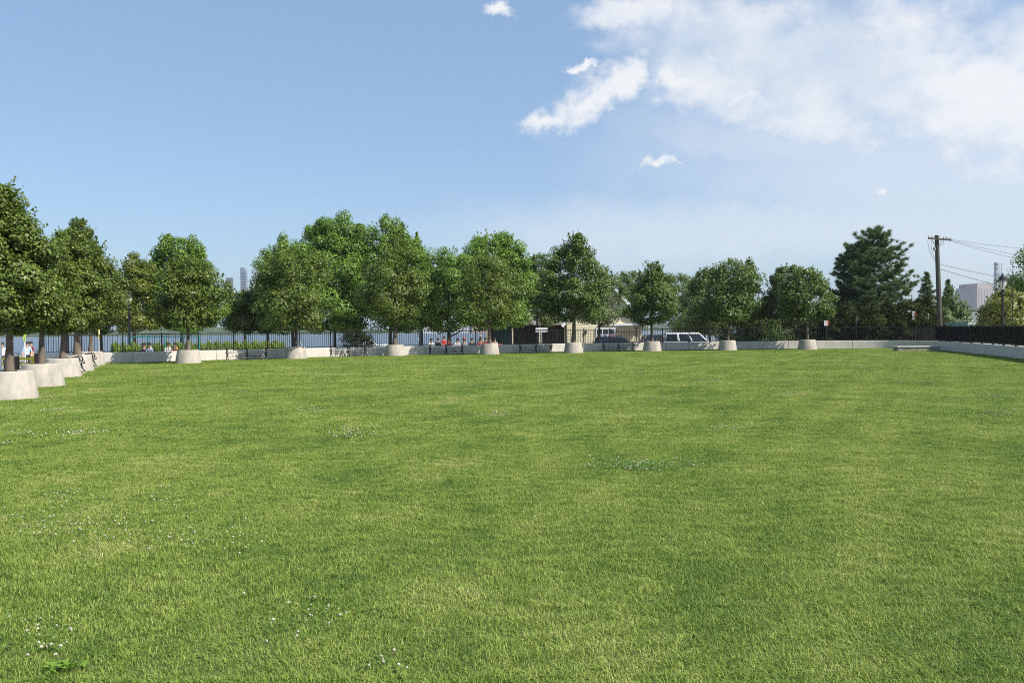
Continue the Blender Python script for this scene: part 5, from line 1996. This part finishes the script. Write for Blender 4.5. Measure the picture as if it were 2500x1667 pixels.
# far bank: a low wooded ridge with sheds
rng = np.random.default_rng(5)
xs = np.linspace(-1500, 420, 260)
ht = 5 + 2 * np.sin(xs * 0.011) + 2 * np.sin(xs * 0.041 + 1) + rng.uniform(-1.5, 2.5, 260)
ht = np.clip(ht, 3, None)
ht[-12:] *= np.linspace(1, 0.1, 12)
V = []
for x, hh_ in zip(xs, ht):
    yb = 1050 + 0.06 * (x + 400)
    V += [(x, yb, WATER_Z - 0.5), (x, yb + 12, 0.8), (x, yb + 30, hh_ * 0.72), (x, yb + 60, hh_), (x, yb + 260, hh_ * 0.6)]
V = np.array(V)
V[:, 1] += rng.uniform(-4, 4, len(V))
ii = (np.arange(259)[:, None] * 5 + np.arange(4)[None]).ravel()
sh = np_obj('far_shore', V, [np.stack([ii, ii + 5, ii + 6, ii + 1], 1)], mat('far_woods', (0.055, 0.085, 0.040), 1.0, 0.3, 0.06), smooth=False)
sh['kind'] = 'structure'
for u, wv, hv, c, lab in ((1172, 26, 14, (0.50, 0.36, 0.32), 'pinkish block of flats on the far bank between the maple limbs'),
                          (1130, 22, 8, (0.55, 0.55, 0.53), 'pale low building on the far bank behind the forked trunk'),
                          (1062, 30, 7, (0.62, 0.62, 0.60), 'long pale shed on the far bank above the boat')):
    d = 1030.0
    o = empty('far_building', (X(u, d), d, WATER_Z), 0, lab, 'building', 'buildings on the far bank')
    hm = hv + 2.5
    m = MB()
    m.box(-wv / 2, wv / 2, 0, 14, 0, hm)
    wlf = m.build('wall', mat('far_wall_%d' % u, c, 0.9, 0.05, 0.2), o)
    m = MB()
    m.box(-wv / 2 - 0.5, wv / 2 + 0.5, -0.5, 14.5, hm + 0.01, hm + 0.8)
    m.build('roof', M_ROOF, o)
    nwin = int(wv / 4)
    for j in range(max(1, int(hv / 4))):
        for i in range(nwin):
            m = MB()
            xx = -wv / 2 + wv * (i + 0.5) / nwin
            m.box(xx - 0.9, xx + 0.9, -0.12, -0.02, 3.2 + j * 4, 5.2 + j * 4)
            m.build('window', M_GLASS, wlf)


def tower_floors(o, x0, x1, depth, z0, z1, step, m_glass, y=-0.25):
    """rows of window bands running round the tower front, one mesh per floor"""
    z = z0
    while z < z1:
        mm = MB()
        mm.box(x0, x1, y, -0.02, z, z + step * 0.5)
        mm.build('window_band', m_glass, o)
        z += step


TB = mat('tower_glass', (0.07, 0.09, 0.12), 0.3, 0.05, 0.05)
TC = mat('tower_clad', (0.15, 0.185, 0.24), 0.6, 0.05, 0.05)
TD = mat('tower_brown', (0.10, 0.095, 0.10), 0.8, 0.05, 0.05)
d = 2300.0
o = empty('skyscraper', (X(560.5, d), d, WATER_Z), 0.0, 'hazy flat-topped skyscraper rising above the low dark tree', 'skyscraper')
zt = P(560, 678, d).z - WATER_Z
w2 = 13 / F * d / 2
m = MB()
m.box(-w2, w2, 0, 16, 0, zt - 4)
m.build('shaft', TD, o)
m = MB()
m.box(-w2 - 0.3, w2 + 0.3, -0.3, 16.3, zt - 4 + 0.02, zt)
m.build('crown_band', mat('tower_cap', (0.10, 0.095, 0.10), 0.8, 0.05, 0.05), o)
for k in range(4):
    m = MB()
    xx = -w2 + 2 * w2 * (k + 0.5) / 4
    m.box(xx - 0.9, xx + 0.9, -0.3, -0.02, 6, zt - 6)
    m.build('window_strip', TB, o)
o = empty('skyscraper', (X(595.5, d), d, WATER_Z), 0.0, 'hazy slim skyscraper with a curved sloping top, taller of the pair', 'skyscraper')
pr = [(u, v) for u, v in ((589, 830), (589, 654), (590, 652.6), (591.5, 653.2), (596, 653.4), (598, 654.5), (600, 657), (601.3, 660), (602, 664), (602.2, 830))]
poly = [((u - 595.5) / F * d, max(0, P(595.5, v, d).z - WATER_Z)) for u, v in pr]
m = MB()
m.prism(poly, 0, 15, 'xz')
m.build('shaft', TC, o)
zt = P(595, 664, d).z - WATER_Z
tower_floors(o, poly[0][0] + 0.5, poly[-1][0] - 0.6, 15, zt * 0.45, zt, 8.0, TB)

# power station block with stack at the right
d = 1250.0
PB = mat('power_brick', (0.36, 0.31, 0.29), 0.9, 0.05, 0.05)
PG = mat('power_grey', (0.30, 0.31, 0.33), 0.9, 0.05, 0.05)
o = empty('power_station', (X(2386, d), d, OUT_Z), math.radians(-6), 'hazy massive power station block beyond the trees at right', 'building')
z1_ = P(2390, 692, d).z - OUT_Z
m = MB()
wl_, wr_ = (2386 - 2370) / F * d, (2427 - 2386) / F * d
m.prism([(-wl_, 14), (0, 0), (wr_, 6), (wr_ + 4, 40), (-wl_, 40)], 0, z1_, 'xy')
bl = m.build('block', PB, o)
m = MB()
m.prism([(-wl_ - 4, 18), (-wl_ - 0.05, 15), (-wl_ - 0.05, 40), (-wl_ - 4, 40)], 0, P(2366, 702, d).z - OUT_Z, 'xy')
m.build('side_block', PG, o)
m = MB()
m.prism([(-wl_ - 6, 20), (-wl_ - 4.05, 19), (-wl_ - 4.05, 40), (-wl_ - 6, 40)], 0, P(2362, 724, d).z - OUT_Z, 'xy')
m.build('side_block', PG, o)
for t in (0.15, 0.5, 0.85):
    m = MB()
    a = Vector((-wl_ * (1 - t), 14 * (1 - t)))
    m.box(a.x - 0.9, a.x + 0.9, a.y - 1.0, a.y + 1.5, 2, z1_ - 3)
    m.build('pilaster', PG, bl)
for k in range(5):
    m = MB()
    xx = wr_ * (k + 0.7) / 5.6
    m.box(xx - 0.8, xx + 0.8, xx / wr_ * 6 - 0.35, xx / wr_ * 6 + 0.6, 6, z1_ - 8)
    m.build('panel_strip', PG, bl)
m = MB()
for k in range(6):
    xx = wr_ * (0.1 + 0.15 * k)
    m.box(xx - 1, xx + 1, 12, 14, z1_ + 0.02, z1_ + 1.0 + (k % 2) * 0.8)
m.build('roof_plant', PG, bl)
o = empty('chimney_stack', (X(2432, d + 20), d + 20, OUT_Z), 0, 'hazy stepped chimney tower with platforms beside the power station', 'tower')
zt = P(2432, 641, d + 20).z - OUT_Z
m = MB()
m.lathe([(3.2, 0), (3.0, zt * 0.5), (2.6, zt * 0.8), (2.4, zt - 2), (2.8, zt - 1.8), (2.8, zt)], 14)
m.build('stack', PG, o, smooth=True)
for k, f in enumerate((0.62, 0.72, 0.82, 0.91, 0.97)):
    m = MB()
    m.lathe([(2.0, zt * f - 0.4), (4.0, zt * f - 0.4), (4.0, zt * f + 0.3), (2.0, zt * f + 0.3)], 14)
    m.build('platform', TC, o)
m = MB()
for xx in (4.6, 8.2):
    m.bar((xx, 0, 0), (xx, 0, zt * 0.995), 0.6)
for f in np.linspace(0.5, 0.985, 11):
    m.bar((3.0, 0, zt * f), (9.0, 0, zt * f), 0.5)
m.build('scaffold', TC, o)
for u0, u1, vt, c, lab in ((2043, 2068, 720, (0.42, 0.34, 0.33), 'hazy pinkish block seen left of the big pine'), (2018, 2042, 738, (0.34, 0.35, 0.37), 'hazy grey low block at the left foot of the big pine')):
    o = empty('far_building', (X((u0 + u1) / 2, d), d, OUT_Z), 0, lab, 'building')
    hm = P(u0, vt, d).z - OUT_Z
    wv = (u1 - u0) / F * d
    m = MB()
    m.box(-wv / 2, wv / 2, 0, 18, 0, hm)
    wlf = m.build('wall', mat('far_wall_%d' % u0, c, 0.9, 0.05, 0.1), o)
    for j in range(4):
        m = MB()
        m.box(-wv / 2 + 0.8, wv / 2 - 0.8, -0.3, -0.02, hm - 5 - j * 5, hm - 3 - j * 5)
        m.build('window_band', TB, wlf)

# white banded landing building behind the right fence and a dark screen fence
d = 180.0
o = empty('landing_building', (X(2380, d), d, OUT_Z), 0, 'white and blue banded low building behind the right fence', 'building')
wv = 72 / F * d
hm = P(2380, 768, d).z - OUT_Z
m = MB()
m.box(-wv / 2, wv / 2, 0, 8, 0, hm)
wlf = m.build('wall', mat('pale_blue_wall', (0.45, 0.50, 0.56), 0.8, 0.05, 0.5), o)
z = 0.6
while z < hm - 0.3:
    m = MB()
    m.box(-wv / 2 - 0.05, wv / 2 + 0.05, -0.3, -0.02, z, z + 0.24)
    m.build('band', M_WHITE, wlf)
    z += 0.62
d = 68.0
o = empty('screen_fence', (X(2330, d), d, OUT_Z), 0, 'dark green fabric screen fence below the globe lamps', 'fence')
wv = 66 / F * d
hm = P(2330, 786, d).z - OUT_Z
m = MB()
m.box(-wv / 2, wv / 2, -0.015, 0.015, 0.1, hm)
m.build('screen', M_GREENSHED, o)
for k in range(3):
    m = MB()
    m.tube([(-wv / 2 + wv * k / 2, 0.05, -0.1), (-wv / 2 + wv * k / 2, 0.05, hm + 0.06)], 0.03, 6)
    m.build('post', M_IRON, o)

# bare twiggy top above the right bush
o = empty('bare_sapling', (X(2472, 47 * K), 47 * K, OUT_Z), 0, 'bare forked sapling top above the bush at the right edge', 'tree')
zt = P(2472, 643, 47 * K).z - OUT_Z
m = MB()
m.tube([(0, 0, -0.1), (0.02, 0, zt * 0.6), (0, 0, zt)], [0.05, 0.03, 0.008], 6)
for f, dx, dz in ((0.80, -0.62, 0.55), (0.84, -0.35, 0.75), (0.82, 0.30, 0.5), (0.88, 0.22, 0.45), (0.90, -0.16, 0.4), (0.77, 0.2, 0.35)):
    m.tube([(0.01, 0, zt * f), (dx * 0.5, 0.05, zt * f + dz * 0.45), (dx, 0.08, zt * f + dz)], [0.018, 0.012, 0.005], 5)
m.build('trunk', M_BARKD, o)

# ------------------------------------------------------------------ grass
proto = bpy.data.collections.new('turf_tiles')


def turf_tile(name, n, hgt, wid, seed):
    rng = np.random.default_rng(seed)
    # tile is 1 m square; tufts: height and lean drift smoothly over the tile
    p = rng.uniform(-0.52, 0.52, (n, 2))
    k = rng.integers(1, 5, (6, 2)) * rng.choice([-1, 1], (6, 2))
    ph = rng.uniform(0, 6.28, 6)
    am = rng.uniform(0.4, 1, 6)
    f1 = sum(a * np.sin(2 * np.pi * (p @ kk) + h_) for a, kk, h_ in zip(am[:3], k[:3], ph[:3])) / 2
    f2 = sum(a * np.sin(2 * np.pi * (p @ kk) + h_) for a, kk, h_ in zip(am[3:], k[3:], ph[3:])) / 2
    H = hgt * (1 + 0.34 * f1) * rng.uniform(0.5, 1.3, n)
    th = rng.uniform(0, 2 * np.pi, n)
    lx = np.cos(th) * rng.uniform(0.25, 1.5, n) + 0.45 * f2
    ly = np.sin(th) * rng.uniform(0.25, 1.5, n) + 0.45 * f1
    w = wid * rng.uniform(0.7, 1.3, n)
    sx, sy = -np.sin(th + rng.normal(size=n) * 0.6), np.cos(th)
    b = np.stack([p[:, 0], p[:, 1], np.zeros(n)], 1)
    sd = np.stack([sx, sy, np.zeros(n)], 1) * (w / 2)[:, None]
    mid = b + np.stack([lx * H * 0.28, ly * H * 0.28, H * 0.55], 1)
    tip = b + np.stack([lx * H * 0.95, ly * H * 0.95, H * np.clip(1.0 - 0.3 * np.hypot(lx, ly), 0.45, 1)], 1)
    V = np.stack([b - sd, b + sd, mid + sd * 0.85, mid - sd * 0.85, tip], 1).reshape(-1, 3)
    i = np.arange(n)[:, None] * 5
    tint = np.clip(rng.normal(0.42, 0.30, n), 0, 1)
    dry = rng.uniform(0, 1, n) < 0.07
    tint[dry] = rng.uniform(0.85, 1.0, dry.sum())
    me = np_mesh(name, V, [i + np.array([[0, 1, 2, 3]]), i + np.array([[3, 2, 4]])], np.repeat(tint, 5))
    me.materials.append(M_GRASS)
    o_ = bpy.data.objects.new(name, me)
    proto.objects.link(o_)


for k in range(5):
    turf_tile('turf_a%d' % k, 13000, 0.034, 0.0034, 100 + k)
for k in range(4):
    turf_tile('turf_b%d' % k, 8000, 0.035, 0.0052, 200 + k)
for k in range(4):
    turf_tile('turf_c%d' % k, 3600, 0.037, 0.010, 300 + k)

rng = np.random.default_rng(9)
gx, gy = np.meshgrid(np.arange(-30.5, 30, 1.0), np.arange(0.5, 64, 1.0))
gx, gy = gx.ravel(), gy.ravel()
ok = in_poly(gx, gy, LP) & (np.abs(gx) < 0.66 * gy + 4.5)
gx, gy = gx[ok], gy[ok]
n = len(gx)
var = np.where(gy < 13, rng.integers(0, 5, n), np.where(gy < 27, 5 + rng.integers(0, 4, n), 9 + rng.integers(0, 4, n))).astype(np.int32)
rot = rng.integers(0, 4, n) * (np.pi / 2)
gm = bpy.data.meshes.new('grass')
gm.vertices.add(n)
gm.vertices.foreach_set('co', np.stack([gx, gy, np.full(n, 0.0)], 1).astype(np.float32).ravel())
a = gm.attributes.new('variant', 'INT', 'POINT')
a.data.foreach_set('value', var)
a = gm.attributes.new('turn', 'FLOAT', 'POINT')
a.data.foreach_set('value', rot.astype(np.float32))
a = gm.attributes.new('tall', 'FLOAT', 'POINT')
a.data.foreach_set('value', rng.uniform(0.85, 1.12, n).astype(np.float32))
grass = link(bpy.data.objects.new('grass', gm))
tag(grass, 'short mown grass blades covering the whole lawn', 'grass', kind='stuff')
ng = bpy.data.node_groups.new('turf_scatter', 'GeometryNodeTree')
ng.interface.new_socket('Geometry', in_out='INPUT', socket_type='NodeSocketGeometry')
ng.interface.new_socket('Geometry', in_out='OUTPUT', socket_type='NodeSocketGeometry')
gi, go = ng.nodes.new('NodeGroupInput'), ng.nodes.new('NodeGroupOutput')
ci = ng.nodes.new('GeometryNodeCollectionInfo')
ci.inputs['Collection'].default_value = proto
ci.inputs['Separate Children'].default_value = True
ci.inputs['Reset Children'].default_value = True
ip = ng.nodes.new('GeometryNodeInstanceOnPoints')
ip.inputs['Pick Instance'].default_value = True


def named(nm, ty):
    q_ = ng.nodes.new('GeometryNodeInputNamedAttribute')
    q_.data_type = ty
    q_.inputs['Name'].default_value = nm
    return next(s_ for s_ in q_.outputs if s_.name == 'Attribute' and s_.enabled)


cr = ng.nodes.new('ShaderNodeCombineXYZ')
cs = ng.nodes.new('ShaderNodeCombineXYZ')
cs.inputs[0].default_value = cs.inputs[1].default_value = 1.0
ng.links.new(named('turn', 'FLOAT'), cr.inputs[2])
ng.links.new(named('tall', 'FLOAT'), cs.inputs[2])
ng.links.new(gi.outputs[0], ip.inputs['Points'])
ng.links.new(ci.outputs[0], ip.inputs['Instance'])
ng.links.new(named('variant', 'INT'), ip.inputs['Instance Index'])
ng.links.new(cr.outputs[0], ip.inputs['Rotation'])
ng.links.new(cs.outputs[0], ip.inputs['Scale'])
ng.links.new(ip.outputs[0], go.inputs[0])
md = grass.modifiers.new('scatter', 'NODES')
md.node_group = ng

# ------------------------------------------------------------------ clover
CL = [  # u0, u1, v0, v1, number of flower heads
    (45, 330, 1250, 1330, 62), (330, 700, 1282, 1362, 46), (105, 240, 1195, 1240, 20), (345, 455, 1200, 1250, 15), (0, 200, 1500, 1612, 22),
    (520, 870, 1440, 1560, 16), (830, 1000, 1610, 1664, 7), (690, 850, 1470, 1540, 8), (0, 60, 1240, 1300, 4),
    (1425, 1690, 1120, 1162, 110), (775, 925, 1046, 1072, 55), (1160, 1262, 1004, 1022, 40), (720, 800, 996, 1010, 30), (1060, 1150, 974, 988, 25),
    (690, 850, 900, 922, 112), (1480, 1620, 900, 915, 60), (1690, 1790, 928, 938, 40), (60, 180, 995, 1008, 30), (0, 250, 1052, 1066, 40), (150, 270, 1052, 1062, 20),
    (0, 30, 1080, 1088, 6), (2050, 2180, 888, 900, 60), (1850, 2000, 960, 970, 25), (2400, 2500, 1000, 1016, 25), (2100, 2300, 855, 880, 120), (1700, 1850, 1040, 1054, 20),
    (1150, 1400, 868, 880, 108), (1650, 1950, 866, 882, 130), (300, 500, 900, 920, 90), (820, 1000, 880, 892, 90), (1380, 1700, 872, 888, 120), (40, 170, 960, 985, 60),
    (2350, 2500, 960, 985, 30), (1930, 2100, 925, 940, 35), (400, 620, 950, 970, 40), (1010, 1250, 935, 950, 45), (1480, 1750, 968, 985, 40), (2150, 2350, 925, 940, 40)]
rng = np.random.default_rng(21)
fl = []
for u0, u1, v0, v1, k0 in CL:
    k = k0
    a, b = rng.normal(0, 0.27, k), rng.normal(0, 0.30, k)
    for i in range(k):
        u, v = (u0 + u1) / 2 + a[i] * (u1 - u0), (v0 + v1) / 2 + b[i] * (v1 - v0)
        if k == 110:     # the clover patch: heads thickest at its rim
            an = rng.uniform(0, 6.28)
            rr_ = abs(rng.normal(0.62, 0.34)) * (1 + 0.3 * math.sin(2 * an + 1) + 0.2 * math.sin(5 * an))
            u, v = 1557 + 118 * rr_ * math.cos(an), 1140 + 18 * rr_ * math.sin(an)
        g = G(u, min(max(v, 845), 1690))
        fl.append((g.y, g.x, CL.index((u0, u1, v0, v1, k0))))
fl = [f for f in fl if in_poly(np.array([f[1]]), np.array([f[0]]), LP)[0]]
fl.sort()
rng = np.random.default_rng(22)


def flower_mesh(seed, sub=2, r=0.0125):
    import bmesh
    rr_ = random.Random(seed)
    bm = bmesh.new()
    bmesh.ops.create_icosphere(bm, subdivisions=sub, radius=r)
    for vtx in bm.verts:
        vtx.co *= rr_.uniform(0.80, 1.14)
        vtx.co.z *= 0.85
    me = bpy.data.meshes.new('clover_head')
    bm.to_mesh(me)
    bm.free()
    me.materials.append(M_FLOWER)
    return me


fms = [flower_mesh(k) for k in range(4)]
CNAME = {0: 'in the long drift at the left, above the bottom corner patch', 1: 'in the drift running right of the left-hand drift', 2: 'in the small group above the left-hand drift',
         3: 'in the small group up and right of the left-hand drift', 4: 'in the loose patch at the bottom left corner', 5: 'in the sparse group at the bottom, left of centre',
         6: 'in the few at the very bottom edge, left of centre', 7: 'among those just right of the sparse bottom group', 8: 'at the left edge beside the long drift',
         9: 'in the dense clover patch right of centre', 10: 'in the line left of centre halfway up the lawn', 11: 'in the short line above the centre of the lawn'}
for k, (y, x, cid) in enumerate(fl[:300]):
    o = link(bpy.data.objects.new('clover_flower', fms[k % 4]))
    s_ = float(rng.uniform(0.36, 0.80))
    o.scale = (s_, s_, s_)
    o.location = (x, y, float(rng.uniform(0.026, 0.044)))
    o.rotation_euler = (float(rng.normal() * 0.3), float(rng.normal() * 0.3), float(rng.uniform(0, 6)))
    tag(o, 'small whitish clover head ' + CNAME.get(cid, 'scattered alone over the farther part of the near lawn'), 'flower', 'clover flowers ' + CNAME.get(cid, 'scattered over the lawn'))
VV, FF = [], []
tmp = flower_mesh(9, 1, 0.0145)
base = np.array([v_.co[:] for v_ in tmp.vertices])
bf = np.array([p_.vertices[:] for p_ in tmp.polygons])
for k, (y, x, cid) in enumerate(fl[300:]):
    VV.append(base * rng.uniform(0.75, 1.15) + np.array([x, y, rng.uniform(0.028, 0.043)]))
    FF.append(bf + k * len(base))
o = np_obj('clover_flowers', np.concatenate(VV), [np.concatenate(FF)], M_FLOWER)
tag(o, 'scattered white clover flowers across the farther lawn', 'flowers', kind='stuff')
# clover leaves: the dense patch and thin mats round the flower groups
rng = np.random.default_rng(23)
c0 = G(1557, 1140)
pts = []
for i in range(2000):
    an, rr_ = rng.uniform(0, 6.28), abs(rng.normal() * 0.55) * (1 + 0.35 * math.sin(3 * i) + 0.0)
    rr_ *= 1 + 0.4 * math.sin(2 * an + 1) + 0.25 * math.sin(5 * an)
    g = G(1557 + 105 * rr_ * math.cos(an), 1140 + 15 * rr_ * math.sin(an))
    pts.append((g.x, g.y))
for (y, x, cid) in fl[:240]:
    for i in range(3):
        pts.append((x + rng.normal() * 0.07, y + rng.normal() * 0.07))
pts = np.array(pts)
n = len(pts)
cen = np.repeat(np.column_stack([pts, rng.uniform(0.018, 0.038, n)]), 3, axis=0)
ang = np.repeat(rng.uniform(0, 6.28, n), 3) + np.tile(np.array([0, 2.094, 4.189]), n)
cen[:, 0] += np.cos(ang) * 0.008
cen[:, 1] += np.sin(ang) * 0.008
v, q = leaf_cloud(rng, cen, rng.normal(size=cen.shape) * 0.25 + np.array([0, 0, 1]), 0.017, 0.9)
o = np_obj('clover_leaves', v, [q], M_CLOVER, None, np.repeat(rng.uniform(0.2, 0.8, n * 3), 4))
tag(o, 'bright green clover leaves mixed into the grass', 'clover', kind='stuff')

# pale lettuce-like weed at the bottom left
w_ = G(158, 1640)
o = empty('broadleaf_weed', (w_.x, w_.y, 0), 0, 'pale yellow-green broad-leaved weed at the bottom left of the lawn', 'weed')
rr_ = random.Random(8)
for k in range(22):
    a = 2 * math.pi * k / 11 + rr_.uniform(-0.3, 0.3)
    L = rr_.uniform(0.025, 0.055)
    ox, oy = rr_.gauss(0, 0.035), rr_.gauss(0, 0.03)
    m = MB()
    vs, fs = [], []
    for i in range(5):
        t = i / 4
        r_ = L * t
        wv = 0.014 * math.sin(math.pi * min(0.97, 0.12 + 0.86 * t)) * rr_.uniform(0.8, 1.2)
        z = 0.022 + 0.022 * math.sin(t * 2.0) * rr_.uniform(0.8, 1.1)
        for s_, dz in ((-1, 0.006), (0, 0), (1, 0.006)):
            vs.append((ox + math.cos(a) * r_ - math.sin(a) * wv * s_, oy + math.sin(a) * r_ + math.cos(a) * wv * s_, z + dz * rr_.uniform(0.4, 1.6)))
    for i in range(4):
        for j in range(2):
            fs.append((i * 3 + j, i * 3 + j + 1, (i + 1) * 3 + j + 1, (i + 1) * 3 + j))
    m.add(vs, fs)
    ob = m.build('leaf', M_WEED, o, smooth=True)
    at = ob.data.attributes.new('tint', 'FLOAT', 'POINT')
    at.data.foreach_set('value', np.full(len(ob.data.vertices), 0.5, np.float32))

# ------------------------------------------------------------------ haze over the river and the far town
HAZE = 0.00013
if HAZE:
    m = MB()
    m.box(-2700, 2700, -500, 2700, -6, 225)
    hz_m = bpy.data.materials.new('haze_air')
    N, L = nodes_of(hz_m)
    N.remove(N['Principled BSDF'])
    pv = N.new('ShaderNodeVolumePrincipled')
    pv.inputs['Color'].default_value = (0.90, 0.96, 1.0, 1)
    pv.inputs['Density'].default_value = HAZE
    pv.inputs['Anisotropy'].default_value = 0.2
    L.new(pv.outputs[0], N['Material Output'].inputs['Volume'])
    o = m.build('haze', hz_m)
    tag(o, 'thin summer haze over the river and the far town', 'haze', kind='stuff')
